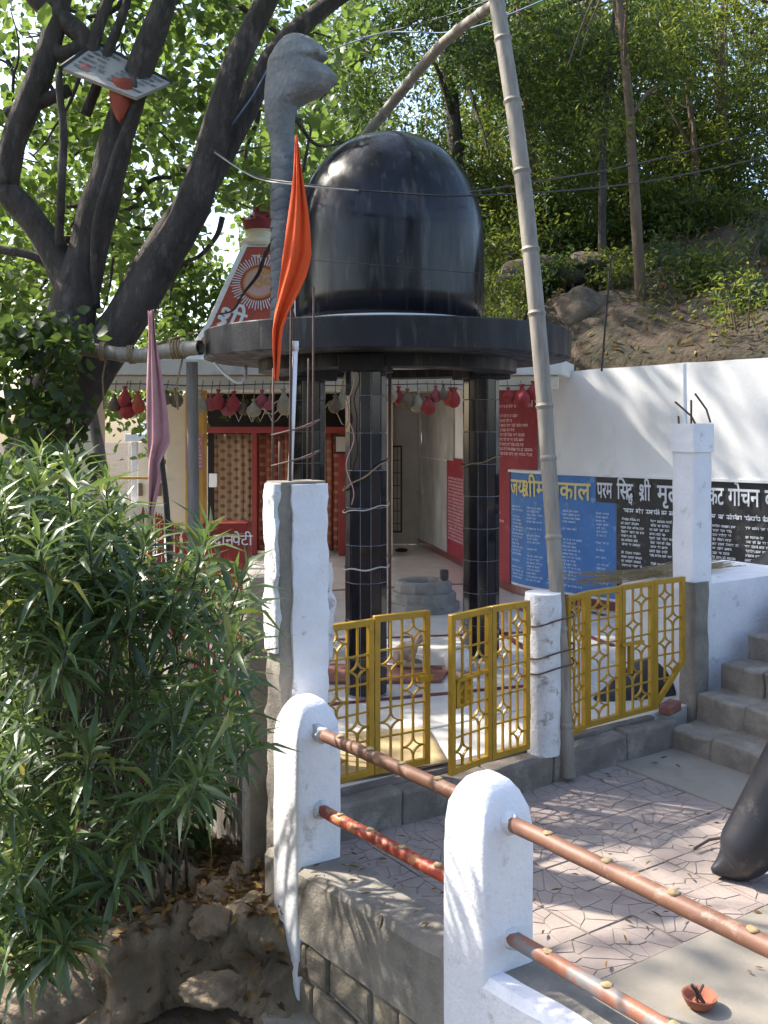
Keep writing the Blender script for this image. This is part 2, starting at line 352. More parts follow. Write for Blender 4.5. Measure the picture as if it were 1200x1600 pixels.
def leaf_mesh(name, pos, dirs, rolls, sizes, tmpl, m, lv=None):
    X, Yv, Z = frames(dirs, rolls); N = len(pos); k = len(tmpl)
    co = pos[:, None, :] + sizes[:, None, None] * (tmpl[None, :, 0:1] * X[:, None] + tmpl[None, :, 1:2] * Yv[:, None] + tmpl[None, :, 2:3] * Z[:, None])
    fs = (F_LEAF[None] + (np.arange(N) * k)[:, None, None]).reshape(-1, 3)
    me = bpy.data.meshes.new(name)
    me.vertices.add(N * k); me.vertices.foreach_set('co', co.astype(np.float32).ravel())
    me.loops.add(len(fs) * 3); me.loops.foreach_set('vertex_index', fs.astype(np.int32).ravel())
    me.polygons.add(len(fs)); me.polygons.foreach_set('loop_start', (np.arange(len(fs)) * 3).astype(np.int32))
    me.polygons.foreach_set('use_smooth', np.ones(len(fs), bool))
    me.update(calc_edges=True)
    if lv is None: lv = rng.random(N)
    at = me.attributes.new('lv', 'FLOAT', 'POINT'); at.data.foreach_set('value', np.repeat(lv, k).astype(np.float32))
    me.materials.append(m)
    return me
def clump_leaves(twigs, per, spread, size, droop=.3):
    """leaf positions and directions round every twig tip"""
    n = len(twigs); tw = np.repeat(twigs, per, axis=0)
    ax = rng.normal(size=(n, 3)); ax[:, 2] *= .5; ax /= np.linalg.norm(ax, axis=1, keepdims=True)
    axr = np.repeat(ax, per, axis=0); t = rng.uniform(-1, 1, (n * per, 1))
    off = axr * t * spread + rng.normal(size=(n * per, 3)) * spread * .33
    d = rng.normal(size=(n * per, 3)) * .6 + axr * .5 * np.sign(t); d[:, 2] -= droop
    lv = np.clip(np.repeat(rng.random(n), per) * .55 + rng.random(n * per) * .45, 0, 1)
    return tw + off, d, rng.normal(size=n * per) * .8, size * rng.uniform(.6, 1.3, n * per), lv
def clumpy(n, lo, hi, freq=.9, th=0.0, keep=None):
    """random points in a box kept where a noise field is high, so that a crown has clumps and gaps"""
    out = []
    tries = 0
    while len(out) < n and tries < n * 40:
        tries += 1
        p = Vector((random.uniform(lo[0], hi[0]), random.uniform(lo[1], hi[1]), random.uniform(lo[2], hi[2])))
        if noise.noise(p * freq) + .5 * noise.noise(p * freq * 2.3) < th: continue
        if keep and not keep(p): continue
        out.append(p)
    return np.array([tuple(p) for p in out]) if out else np.zeros((0, 3))
def smooth_path(pts, k=5):
    pts = [Vector(p) for p in pts]; out = []
    for i in range(len(pts) - 1):
        p0, p1, p2, p3 = pts[max(i - 1, 0)], pts[i], pts[i + 1], pts[min(i + 2, len(pts) - 1)]
        for j in range(k):
            t = j / k
            out.append(.5 * ((2 * p1) + (p2 - p0) * t + (2 * p0 - 5 * p1 + 4 * p2 - p3) * t * t + (3 * p1 - p0 - 3 * p2 + p3) * t ** 3))
    return out + [pts[-1]]
def interp(vals, k):
    out = []
    for i in range(len(vals) - 1): out += [vals[i] + (vals[i + 1] - vals[i]) * j / k for j in range(k)]
    return out + [vals[-1]]
def limb(b, pts, rads, k=5, n=9, wob=.02):
    pp = smooth_path(pts, k); rr = interp(rads, k)
    pp = [p + Vector((noise.noise(p * 2.1), noise.noise(p * 2.1 + Vector((5, 5, 5))), 0)) * wob for p in pp]
    rr = [r * (1 + .12 * noise.noise(p * 4)) for p, r in zip(pp, rr)]
    b.tube(pp, rr, n)
    return pp

exec_order = None
# ================================================================== THE SETTING
def yb(x):                                      # foot of the hillside, behind the white wall
    if x > 2: return 12.15 - .92 * (min(x, 7) - 2)
    return 12.15 + (2 - x) * 4.2
def ground_z(x, y):
    n1 = noise.noise(Vector((x * .35, y * .35, 0))); n2 = noise.noise(Vector((x * 1.3, y * 1.3, 5)))
    d = y - yb(x)
    base = -.9
    if d > 0 and y > 9:
        t = min(d / .35, 1); h = 2.5 + 1.9 * (1 - math.exp(-d / 1.9)) + max(0, d - 3) * .22
        side = 1 if x > -.5 else max(0, 1 - (-.5 - x) / 8)
        n3 = noise.noise(Vector((x * 3.1, y * 3.1, 9)))
        return base + (h - base) * t * side + (n1 * .35 + n2 * .2 + n3 * .09) * min(d, 1)
    if x < -1 and y > 12: base = -.35
    z = base - .35 * max(0, min(1, (-1.2 - x) / 1.0)) * max(0, min(1, (6.5 - y) / 2))
    return z + n1 * .12 + n2 * .06
xs = np.concatenate([np.linspace(-90, -9, 14), np.linspace(-8, 10, 100), np.linspace(11, 90, 16)])
ys = np.concatenate([np.linspace(-12, 1, 6), np.linspace(2, 24, 120), np.linspace(25, 140, 28)])
vs = [(float(x), float(y), ground_z(float(x), float(y))) for y in ys for x in xs]
nx = len(xs)
fs = [(j * nx + i, j * nx + i + 1, (j + 1) * nx + i + 1, (j + 1) * nx + i) for j in range(len(ys) - 1) for i in range(nx - 1)]
me = bpy.data.meshes.new('ground'); me.from_pydata(vs, [], fs); me.materials.append(soil)
for p in me.polygons: p.use_smooth = True
struct(link('ground', me))

# temple floor (dais) and its left retaining face
FL = [(-.52, 5.62), tuple(L(3.3, .02).xy), (5.2, 8.6), (5.4, 9.2), (2.3, 12.05), (1.6, 12.7), (1.2, 15), (.5, 18.6), (-4.2, 18.6), (-5.2, 17), (-2.85, 11.7)]
dais = struct(B().prism(FL, -.8, -.012).build('temple_floor', marble, bevel=.004))
bb = B()
bb.prism([(-.6, 5.66), (-.42, 5.55), (-2.75, 11.7), (-2.95, 11.72)], -1.6, .04)
bb.build('retaining_wall', cement, dais, cuts=0)
# marble floor tiles near the gates, cut to the floor outline
def inside(p, poly):
    c = False; n = len(poly)
    for i in range(n):
        x1, y1 = poly[i]; x2, y2 = poly[(i + 1) % n]
        if (y1 > p[1]) != (y2 > p[1]) and p[0] < (x2 - x1) * (p[1] - y1) / (y2 - y1) + x1: c = not c
    return c
tm = B().box((0, 0, 0), (.597, .597, .012)).mesh('floor_tile', marble, bevel=.002, seg=1)
for i in range(-3, 9):
    for j in range(0, 18):
        cpt = L(.3 + i * .6, .33 + j * .6)
        cs = [L(.3 + i * .6 + sx * .31, .33 + j * .6 + sy * .31) for sx in (-1, 1) for sy in (-1, 1)]
        if not all(inside((q.x, q.y), FL) for q in cs): continue
        inst('floor_tile', tm, Matrix.Translation(cpt + Vector((0, 0, -.006 + random.uniform(-.0006, .0006)))) @ Matrix.Rotation(TH, 4, 'Z'), dais)
def strip(p, q, w, z=.003):
    d = (q - p).normalized(); s = Vector((-d.y, d.x, 0)) * w / 2
    o = B(); o.prism([(p - s).xy, (q - s).xy, (q + s).xy, (p + s).xy], z - .002, z + .0015)
    return o.build('border_strip', redstripe, dais)
def G(x, y, z=0):
    Y = (CZ - z) * F / (y - HZ); return Vector(((x - 600) * Y / F, Y, z))
strip(G(505, 1102), G(822, 1072), .07)
strip(G(520, 1000), G(830, 988), .07)
strip(G(510, 923), G(735, 912), .06)
strip(G(770, 980), G(860, 1040), .08)
strip(G(795, 945), G(960, 1010), .08)
strip(G(850, 940), G(945, 962), .07, .007)
struct(dais)

# court: pavers, concrete apron, kerb
court = B(); court.lbox(-.2, 6.5, -5.5, -.02, -.8, ZC - .03)
court = struct(court.build('courtyard', groutm))
def crazy_tile(seed):
    """one printed paver: a 30 cm square broken into irregular flat stones with sunk joints"""
    r = random.Random(seed); bm = bmesh.new(); S = .147
    pts = [(r.uniform(-S, S), r.uniform(-S, S)) for _ in range(10)]
    b = B()
    for i, p in enumerate(pts):
        poly = [(-S, -S), (S, -S), (S, S), (-S, S)]
        for j, q in enumerate(pts):
            if i == j: continue
            mx, my = (p[0] + q[0]) / 2, (p[1] + q[1]) / 2; nxx, nyy = q[0] - p[0], q[1] - p[1]
            ln = math.hypot(nxx, nyy); nxx /= ln; nyy /= ln; out = []
            for t in range(len(poly)):
                A, C = poly[t], poly[(t + 1) % len(poly)]
                da = (A[0] - mx) * nxx + (A[1] - my) * nyy + .0016; dc = (C[0] - mx) * nxx + (C[1] - my) * nyy + .0016
                if da <= 0: out.append(A)
                if da * dc < 0:
                    w = da / (da - dc); out.append((A[0] + (C[0] - A[0]) * w, A[1] + (C[1] - A[1]) * w))
            poly = out
            if len(poly) < 3: break
        if len(poly) >= 3:
            n = len(poly); cx = sum(a for a, _ in poly) / n; cy = sum(a for _, a in poly) / n
            hz = r.uniform(-.0015, .0015)
            lo = [(a, c, -.022) for a, c in poly]; hi = [(cx + (a - cx) * .97, cy + (c - cy) * .97, hz) for a, c in poly]
            b.add(lo + hi, [tuple(range(n, 2 * n))] + [(k, (k + 1) % n, n + (k + 1) % n, n + k) for k in range(n)])
    bm.free()
    b.box((0, 0, -.0145), (.294, .294, .02))
    return b.mesh('paver', paver)
pv = [crazy_tile(s) for s in range(6)]
for i in range(8):
    for j in range(6):
        a, b_ = -.02 + i * .3, -.3 - j * .3
        p = L(a + .02, b_, ZC - .008 + random.uniform(-.003, .002))
        inst('paver', random.choice(pv), Matrix.Translation(p) @ Matrix.Rotation(TH + random.choice([0, 1, 2, 3]) * math.pi / 2 + random.uniform(-.012, .012), 4, 'Z') @ Matrix.Rotation(random.uniform(-.008, .008), 4, 'X'), court)
bb = B(); bb.lbox(-.12, 6.4, -5.4, -1.96, -.5, ZC + .005); bb.build('concrete_apron', slabm, court, bevel=.01)
bb = B(); bb.lbox(2.24, 2.9, -1.95, -.13, -.5, ZC + .006); bb.build('concrete_strip', slabm, court, bevel=.012, cuts=3, rough=.006)
bb = B(); bb.lbox(2.9, 6.4, -1.95, -.13, -.5, ZC - .01); bb.build('concrete_bed', slabm, court)
# kerb under the gates in cast lengths
kerb = B(); kerb.lbox(-.3, 2.8, -.03, .035, -.5, -.014)
kerb = struct(kerb.build('kerb', kerbm))
a = -.25
for ln in (.72, .66, .54, .7, .52):
    bb = B(); bb.lbox(a + .003, a + ln - .003, -.17, -.032, -.5, -.03 + random.uniform(-.012, .008))
    bb.build('kerb_length', kerbm, kerb, bevel=.02, cuts=2, rough=.014, rs=8)
    a += ln
# stairs climbing to the right: each step of two or three stones
stairs = B(); stairs.lbox(3.14, 6.2, -3.1, -.16, -.5, -.1)
stairs = struct(stairs.build('stairs', stepm))
for i in range(7):
    a0 = 2.83 + i * .3; z1 = -.06 + i * .185; b0 = -.13
    for wdt in ([.36, .62, .7, .8] if i % 2 == 0 else [.42, .72, .66, .8]):
        bb = B(); bb.lbox(a0 + random.uniform(-.012, .012), a0 + .36, b0 - wdt + .004, b0 - .004, z1 - .3, z1 + random.uniform(-.012, .006))
        bb.build('step_stone', stepm, stairs, bevel=.018, cuts=2, rough=.02, rs=7)
        b0 -= wdt

# parapet of concrete with block masonry below, along the drop on the left
def pz(b): return -.15 - (b + .355) * .075
par = thing('parapet_wall', 'low grey parapet with brown stone blocks below, between the white railing posts', 'wall', L(-.29, -2, -1.6))
bb = B(); n = 30; rings = []
for i in range(n + 1):
    b_ = -.12 - i * 4.6 / n; z = pz(b_) + .012 * noise.noise(Vector((b_ * 5, 0, 0)))
    rings.append([L(-.41 + .01 * noise.noise(Vector((b_ * 6, 3, 0))), b_, z - .36), L(-.415, b_, z - .03), L(-.395, b_, z), L(-.29, b_, z + .012 * noise.noise(Vector((b_ * 9, 8, 0)))), L(-.135, b_, z - .005), L(-.12, b_, z - .02), L(-.12, b_, -.5)])
bb.loft(rings); bb.build('concrete_coping', cement, par, smooth=30)
bb = B(); rings = []
for i in range(n + 1):
    b_ = -1.9 - i * 2.8 / n; z = pz(b_) + .012 * noise.noise(Vector((b_ * 5, 0, 0))); wv = .018 * noise.noise(Vector((b_ * 7, 2, 5)))
    rings.append([L(-.405, b_, z - .5), L(-.421, b_, z - .5), L(-.423, b_, z - .03), L(-.4, b_, z + .006), L(-.33 + wv - .02 * i / n, b_, z + .008), L(-.33 + wv - .02 * i / n, b_, z - .02), L(-.405, b_, z - .04)])
bb.loft(rings); bb.build('whitewashed_edge', white, par, smooth=30)
bb = B()
rings = [[L(-.375, -.1 - i * 4.6 / n, -1.9), L(-.375, -.1 - i * 4.6 / n, pz(-.1 - i * 4.6 / n) - .3), L(-.15, -.1 - i * 4.6 / n, pz(-.1 - i * 4.6 / n) - .3), L(-.15, -.1 - i * 4.6 / n, -1.9)] for i in range(n + 1)]
bb.loft(rings); bb.build('mortar_core', mortar, par)
for row in range(7):
    b_ = -.1 - random.uniform(0, .15)
    while b_ > -4.5:
        ln = random.uniform(.2, .42); ht = .165
        zt = pz(b_ - ln / 2) - .375 - row * .185
        bb = B(); bb.box((0, 0, 0), (.12, ln - .028, ht))
        m4 = Matrix.Translation(L(-.342 + random.uniform(-.012, .012), b_ - ln / 2, zt - ht / 2)) @ Matrix.Rotation(TH, 4, 'Z') @ Matrix.Rotation(random.uniform(-.02, .02), 4, 'X')
        bb.v = [tuple(m4 @ Vector(v)) for v in bb.v]
        bb.build('stone_block', stone, par, bevel=.02, rough=.012, rs=11)
        b_ -= ln

# curved white boundary wall with painted notice panels
WP = smooth_path([(6.2, 8.3, 0), (5.2, 8.95, 0), (4.0, 9.95, 0), (3.0, 10.9, 0), (2.12, 11.8, 0), (1.6, 12.6, 0), (1.18, 14.8, 0), (.5, 18.3, 0)], 10)
WS = [0.0]
for i in range(1, len(WP)): WS.append(WS[-1] + (WP[i] - WP[i - 1]).length)
def wall_at(s):
    i = max(0, min(len(WS) - 2, int(np.searchsorted(WS, s)) - 1)); t = (s - WS[i]) / (WS[i + 1] - WS[i])
    p = WP[i].lerp(WP[i + 1], t); d = (WP[i + 1] - WP[i]).normalized(); nrm = Vector((d.y, -d.x, 0))
    if nrm.dot(Vector((-1, -.6, 0))) < 0: nrm = -nrm
    return p, nrm
def wall_s(px):                                  # arc length where the wall meets the sight line of a photo column
    best = min(range(4000), key=lambda k: abs((lambda q: q.x / q.y - (px - 600) / F)(wall_at(WS[-1] * k / 4000)[0])))
    return WS[-1] * best / 4000
def wpt(s, z, off):
    p, nn = wall_at(s); return (p.x + nn.x * off, p.y + nn.y * off, z)
bw = thing('boundary_wall', 'long curved whitewashed wall with painted notice panels below the hillside', 'wall', WP[20])
def wall_sheet(name, s0, s1, z0, z1, off, th, m, n=None, top=None):
    n = n or max(2, int(abs(s1 - s0) / .12)); b = B(); rings = []
    for i in range(n + 1):
        s = s0 + (s1 - s0) * i / n
        zt = top(s) if top else z1
        zb = z0(s) if callable(z0) else z0
        rings.append([wpt(s, zb, off), wpt(s, zt, off), wpt(s, zt, off - th), wpt(s, zb, off - th)])
    b.loft(rings); return b.build(name, m, bw)
sA = WS[-1]
def wtop(s): return 2.76 + .03 * math.sin(s * .7) + .012 * noise.noise(Vector((s * 3, 0, 0)))
wall_sheet('wall_body', 0, sA, -.2, 2.7, 0, .24, wall_white, 90, wtop)
wall_sheet('ledge', 0, wall_s(797), 1.515, 1.545, .03, .03, wall_white)
wall_sheet('raised_plaster', wall_s(711), wall_s(600), 1.56, 2.68, .035, .035, plaster)
wall_sheet('lower_plaster', wall_s(700), wall_s(600), .1, 1.54, .012, .012, plaster)
wall_sheet('skirting', wall_s(1000), sA, .0, .1, .03, .03, redstripe)
sB0, sB1 = wall_s(797), wall_s(963); sK1 = wall_s(932)
panel_b = wall_sheet('blue_panel', sB1, sB0, .13, 1.51, .008, .008, bluep)
panel_k = wall_sheet('black_panel', .6, sB1 - .008, .1, 1.515, .008, .008, blackp)
pk2 = wall_sheet('black_heading', sB1 - .02, sK1, 1.22, 1.508, .013, .004, blackp)
panel_r = wall_sheet('red_panel', wall_s(799), wall_s(700), .1, 1.6, .02, .006, redp)
panel_u = wall_sheet('red_upper_panel', wall_s(843), wall_s(735), 1.56, 2.6, .045, .006, redp)
rd = random.Random(3)
def on_wall(s_left, z0, off): return lambda x, y: wpt(s_left - x, z0 + y, off)
wB = sB0 - sB1
hd = text_multi([('जय', 0, 0, .3), ('SHRI', .34, 0, .3), ('महाकाल', .62, 0, .3)], .03)
mx = max(v[0] for v in hd[0]); hd = ([(a * (wB * .78) / mx, b) for a, b in hd[0]], hd[1])
lettering('heading', hd, on_wall(sB0 - .05, 1.23, .017), inky, panel_b)
cols = [(.06, .24), (.28, .46), (.5, .62), (.66, .86), (.98, 1.1)]
cols = [(a * wB / 1.16, b * wB / 1.16) for a, b in cols]
lettering('small_writing', scribble(cols, .2, 1.1, .042, .026, rd, .2), on_wall(sB0, 0, .0165), inkpale, panel_b)
sh = text_multi([('परम', 0, 0, .3), ('िस', .58, 0, .3), ('DDHA', .80, 0, .3), ('SHRI', 1.06, 0, .3), ('मृत', 1.45, 0, .3), ('कट', 2.3, 0, .3), ('गोचन', 2.68, 0, .3)], .03)
k1 = (sK1 - wall_s(1190)); mx = max(v[0] for v in sh[0])
# words sit where the photograph shows them, left to right
for wds, px0, px1 in (([('परम', 0, 0, 1)], 934, 958), ([('िस', 0, 0, 1), ('DDHA', .78, 0, 1)], 965, 991), ([('SHRI', 0, 0, 1)], 1000, 1018), ([('मृत', 0, 0, 1)], 1028, 1062), ([('कट', 0, 0, 1)], 1108, 1132), ([('गोचन', 0, 0, 1)], 1139, 1188), ([('व', 0, 0, 1)], 1196, 1212)):
    v, f = text_multi(wds, .03); x0 = min(a for a, _ in v); x1 = max(a for a, _ in v); s0, s1 = wall_s(px0), wall_s(px1)
    v = [((a - x0) / (x1 - x0) * (s0 - s1), b * .27) for a, b in v]
    lettering('heading', (v, f), on_wall(s0, 1.27, .019), ink, panel_k)
s0 = wall_s(968)
lettering('second_line', scribble([(0.05, s0 - 1.2)], 1.14, 1.17, .1, .055, rd, 0), on_wall(s0, 0, .0165), ink, panel_k)
cw = .3; cols = [(.02 + i * .36, .02 + i * .36 + cw) for i in range(9)]
lettering('small_writing', scribble(cols, .2, 1.06, .047, .03, rd, .06), on_wall(s0, 0, .0165), ink, panel_k)
s0 = wall_s(701); wr = s0 - wall_s(799)
lettering('small_writing', scribble([(.06, wr - .03)], .35, 1.3, .052, .038, rd, .03), on_wall(s0, 0, .027), inkpink, panel_r)
s0 = wall_s(735); wr = s0 - wall_s(843)
lettering('small_writing', scribble([(.1, wr * .5), (wr * .52, wr - .06)], 1.75, 2.36, .06, .042, rd, .03), on_wall(s0, 0, .051), inkpink, panel_u)
v, f = text_multi([('बात', 0, 0, .22)], .02)
lettering('heading', (v, f), on_wall(wall_s(822), 2.36, .051), inkpink, panel_u)

# ================================================================== SHRINE WITH PORCH
sh = thing('shrine_building', 'open-fronted shrine porch with flat cream roof, ochre pillar and curtained red doors', 'building', (-1, 14, 0))
bb = B(); bb.prism([(-3.25, 11.0), (1.98, 11.0), (2.3, 12.0), (1.3, 17.6), (-3.25, 17.6)], 2.66, 2.84); bb.build('roof', canopy, sh, bevel=.015)
bb = B(); bb.prism([(-3.2, 11.06), (1.95, 11.06), (1.95, 11.22), (-3.2, 11.22)], 2.5, 2.657); bb.build('roof_edge_beam', cream, sh, bevel=.01)
# facade
bb = B(); bb.box((-3.08, 16.2, 1.33), (.16, .3, 2.66)); bb.build('front_wall', cream, sh)
bb = B(); bb.box((-.24, 16.2, 1.33), (.76, .3, 2.66)); bb.build('front_wall', cream, sh)
bb = B(); bb.box((.5, 17.65, 1.33), (.9, .1, 2.66)); bb.build('passage_wall', canopy, sh)
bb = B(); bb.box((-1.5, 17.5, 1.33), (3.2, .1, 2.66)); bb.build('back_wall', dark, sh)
bb = B(); bb.box((-1.8, 16.1, 2.03), (2.5, .1, .1)).box((-2.95, 16.1, 1), (.12, .1, 2.0)).box((-2.1, 16.1, 1), (.09, .09, 2.0)).box((-.68, 16.1, 1), (.12, .1, 2.0)); bb.build('door_frame', redwood, sh, bevel=.01)
def curtain(x0, x1, z0, z1, y, m, nm, waves):
    b = B(); n = 60; rows = 8; vs = []; fs = []
    for j in range(rows + 1):
        for i in range(n + 1):
            t = i / n; z = z0 + (z1 - z0) * j / rows
            vs.append((x0 + (x1 - x0) * t + .01 * math.sin(t * 40), y + .022 * math.sin(t * waves * 6.28 + .4 * math.sin(j)), z))
    for j in range(rows):
        for i in range(n): fs.append((j * (n + 1) + i, j * (n + 1) + i + 1, (j + 1) * (n + 1) + i + 1, (j + 1) * (n + 1) + i))
    b.add(vs, fs); o = b.build(nm, m, sh, smooth=True)
    md = o.modifiers.new('t', 'SOLIDIFY'); md.thickness = .006
    return o
def striped(name, base, s1, s2, freq):
    m = mat(name, base, None, 8, .9, .1); n = m.node_tree.nodes; k = m.node_tree.links; p = n['Principled BSDF']
    g = n.new('ShaderNodeNewGeometry'); sp = n.new('ShaderNodeSeparateXYZ'); k.new(g.outputs['Position'], sp.inputs[0])
    def wav(sock, fr):
        a = n.new('ShaderNodeMath'); a.operation = 'MULTIPLY'; a.inputs[1].default_value = fr; k.new(sock, a.inputs[0])
        s = n.new('ShaderNodeMath'); s.operation = 'SINE'; k.new(a.outputs[0], s.inputs[0]); return s.outputs[0]
    a = wav(sp.outputs[0], freq); b2 = wav(sp.outputs[2], 42)
    r = n.new('ShaderNodeValToRGB'); r.color_ramp.interpolation = 'LINEAR'
    r.color_ramp.elements[0].color = (*base, 1); r.color_ramp.elements[1].color = (*s1, 1); r.color_ramp.elements[0].position = .2; r.color_ramp.elements[1].position = .6
    k.new(a, r.inputs[0])
    mm = n.new('ShaderNodeMath'); mm.operation = 'MULTIPLY'; k.new(a, mm.inputs[0]); k.new(b2, mm.inputs[1])
    gt = n.new('ShaderNodeMath'); gt.operation = 'GREATER_THAN'; gt.inputs[1].default_value = .35; k.new(mm.outputs[0], gt.inputs[0])
    mx = n.new('ShaderNodeMix'); mx.data_type = 'RGBA'; k.new(gt.outputs[0], mx.inputs[0]); k.new(r.outputs[0], mx.inputs[6]); mx.inputs[7].default_value = (*s2, 1)
    k.new(mx.outputs[2], p.inputs['Base Color'])
    return m
cm1 = striped('cream striped cloth', (.3, .2, .125), (.36, .25, .155), (.2, .095, .06), 28)
cm2 = striped('rust patterned cloth', (.2, .045, .026), (.24, .075, .042), (.27, .14, .085), 26)
curtain(-2.78, -2.1, .05, 1.96, 16.25, cm1, 'cream_curtain', 6)
curtain(-2.1, -1.45, .05, 1.97, 16.28, cm2, 'patterned_curtain', 6)
curtain(-1.45, -.74, .05, 1.97, 16.28, cm2, 'patterned_curtain', 6)
bb = B(); bb.box((-2.46, 13, 1.33), (.24, .24, 2.66)); bb.build('ochre_pillar', ochre, sh, bevel=.01)
bb = B(); bb.box((-2.72, 13.02, 1.25), (.26, .1, 2.5)); bb.build('pillar_panel', cream, sh, bevel=.01)
bb = B(); bb.box((-3.42, 11.4, 1.33), (.34, .34, 2.66)); bb.build('cream_column', cream, sh, bevel=.012)
# grille door in the passage
bb = B()
for x in (.02, .3): bb.box((x, 17.2, 1.0), (.03, .03, 1.5))
for z in (.26, 1.74): bb.box((.16, 17.2, z), (.3, .03, .03))
for k in range(3): bb.box((.09 + k * .07, 17.2, 1), (.012, .012, 1.48))
for k in range(6): bb.box((.16, 17.2, .4 + k * .22), (.28, .012, .012))
bb.build('grille_door', rust, sh)
bb = B(); bb.box((-.7, 16.02, 1.8), (.2, .03, .3)); pf = bb.build('picture_frame', dark, sh)
bb = B(); bb.box((-.7, 15.998, 1.8), (.15, .01, .24)); bb.build('picture', signm, pf)
bb = B(); bb.box((-2.75, 15.98, 1.22), (.13, .08, .22)); bb.build('switch_box', pvc, sh, bevel=.01)
bb = B(); bb.box((-2.46, 12.872, 1.75), (.22, .01, .44)); o = bb.build('notice', mat('pink notice', (.5, .2, .2), (.42, .16, .16), 6, .7, 0), sh)
lettering('small_writing', scribble([(.02, .2)], .05, .4, .05, .025, rd, 0), lambda x, y: (-2.57 + x, 12.864, 1.53 + y), ink, o)
# festoon strings in the upper door opening
for k in range(6):
    b = B(); w = random.uniform(.5, 1.1); x0 = -2.7 + k * .33
    b.tube([(x0 + w * t, 16.05 - .02 * k, 2.5 - (.12 + .3 * random.random()) * 4 * t * (1 - t)) for t in [i / 14 for i in range(15)]], .008, 5)
    b.build('festoon_string', palew, sh)

# spire on the roof
sp = thing('temple_spire', 'tapering red and white spire with painted sun emblem and lotus top behind the dome', 'spire', (-1.6, 12.6, 2.84))
cx, cy = P(408, 500, 12.6).x, 12.6
def sq(h, z, hy=None): hy = hy or h; return [Vector((cx - h, cy - hy, z)), Vector((cx + h, cy - hy, z)), Vector((cx + h, cy + hy, z)), Vector((cx - h, cy + hy, z))]
bb = B(); bb.loft([sq(.86, 2.85), sq(.6, 3.32), sq(.34, 4.02), sq(.2, 4.38)]); bb.build('spire_body', white, sp, bevel=.01)
zz = [2.9, 3.32, 4.02, 4.36]; hh = [.83, .6, .34, .21]
def hat(z): return float(np.interp(z, zz, hh))
b = B(); rings = []
for z in np.linspace(2.95, 4.33, 12):
    h = hat(z); rings.append([(cx - h + .075, cy - h - .008, z), (cx + h - .075, cy - h - .008, z), (cx + h - .075, cy - h + .01, z), (cx - h + .075, cy - h + .01, z)])
b.loft(rings); fp = b.build('red_face', spirered, sp)
b = B(); rings = []
for z in np.linspace(2.95, 4.33, 12):
    h = hat(z); rings.append([(cx - h - .008, cy + h - .06, z), (cx - h - .008, cy - h + .06, z), (cx - h + .01, cy - h + .06, z), (cx - h + .01, cy + h - .06, z)])
b.loft(rings); b.build('white_face', white, sp)
def onface(x, z): return (cx + x, cy - hat(z) - .012, z)
def ring2(x, z, r0, r1, n=40):
    v = []; f = []
    for k in range(n):
        a = k * 2 * math.pi / n; v += [(x + r0 * math.cos(a), z + r0 * math.sin(a)), (x + r1 * math.cos(a), z + r1 * math.sin(a))]
        f.append((2 * k, 2 * k + 1, (2 * k + 3) % (2 * n), (2 * k + 2) % (2 * n)))
    return v, f
ex, ez = .03, 3.93
ez = P(412, 440, 12.1).z
lettering('emblem_disc', (lambda vf: (vf[0] + [(ex, ez)], vf[1] + [(2 * k, (2 * k + 2) % 80, 80) for k in range(40)]))(ring2(ex, ez, .17, .2)), onface, goldp, fp)
lettering('emblem_centre', (lambda vf: (vf[0] + [(ex, ez)], vf[1] + [(2 * k, (2 * k + 2) % 80, 80) for k in range(40)]))(ring2(ex, ez, .05, .175)), lambda x, z: (cx + x, cy - hat(z) - .016, z), mat('rose paint', (.55, .32, .3), (.5, .28, .26), 5, .7, 0), fp)
v = []; f = []
for k in range(56):
    a = k * 2 * math.pi / 56; n = len(v); w = .006
    for r, s in ((.235, -1), (.235, 1), (.335 + .02 * (k % 2), 1), (.335 + .02 * (k % 2), -1)):
        v.append((ex + r * math.cos(a) - s * w * math.sin(a), ez + r * math.sin(a) + s * w * math.cos(a)))
    f.append((n, n + 1, n + 2, n + 3))
lettering('emblem_rays', (v, f), onface, ink, fp)
v, f = text_mesh('ॐ', .3, .012); lettering('emblem_sign', ([(a - .1 + ex, b - .09 + ez) for a, b in v], f), lambda x, z: (cx + x, cy - hat(z) - .02, z), goldp, fp)
v, f = text_multi([('SHRI', 0, 0, .36), ('पं', .38, -.04, .33)], .03)
ca, sa_ = math.cos(-.35), math.sin(-.35)
lettering('heading', ([(-.5 + a * ca - b * sa_, 3.34 + a * sa_ + b * ca) for a, b in v], f), onface, ink, fp)
lettering('heading_line', scribble([(0, .26)], 4.2, 4.22, .1, .045, rd, 0), lambda x, z: onface(x - .09, z), ink, fp)
bb = B(); bb.lathe([(.25, 4.36), (.27, 4.4), (.25, 4.44), (.17, 4.46), (.16, 4.55), (.2, 4.57)], (cx, cy, 0), 20); bb.build('collar', cream, sp, smooth=40)
bb = B(); bb.lathe([(.12, 4.52), (.22, 4.6), (.24, 4.68), (.15, 4.76), (.1, 4.8), (.12, 4.86), (.05, 4.95), (.015, 5.1)], (cx, cy, 0), 20); lo = bb.build('lotus_bud', lotus, sp, smooth=60)
pm = B()
for k in range(5):
    t = k / 4; w = .1 * math.sin(math.pi * min(t * .85 + .15, 1)); z = .2 * t; y = -.08 - .2 * t ** 1.5
    pm.v += [(-w, y, z), (0, y - .02, z - .01), (w, y, z)]
for k in range(4):
    n = k * 3; pm.f += [(n, n + 1, n + 4, n + 3), (n + 1, n + 2, n + 5, n + 4)]
pme = pm.mesh('petal', lotus, smooth=True)
for k in range(12): inst('petal', pme, Matrix.Translation((cx, cy, 4.52 + .06 * (k % 2))) @ Matrix.Rotation(k * math.pi / 6, 4, 'Z') @ Matrix.Scale(1 - .2 * (k % 2), 4), lo)

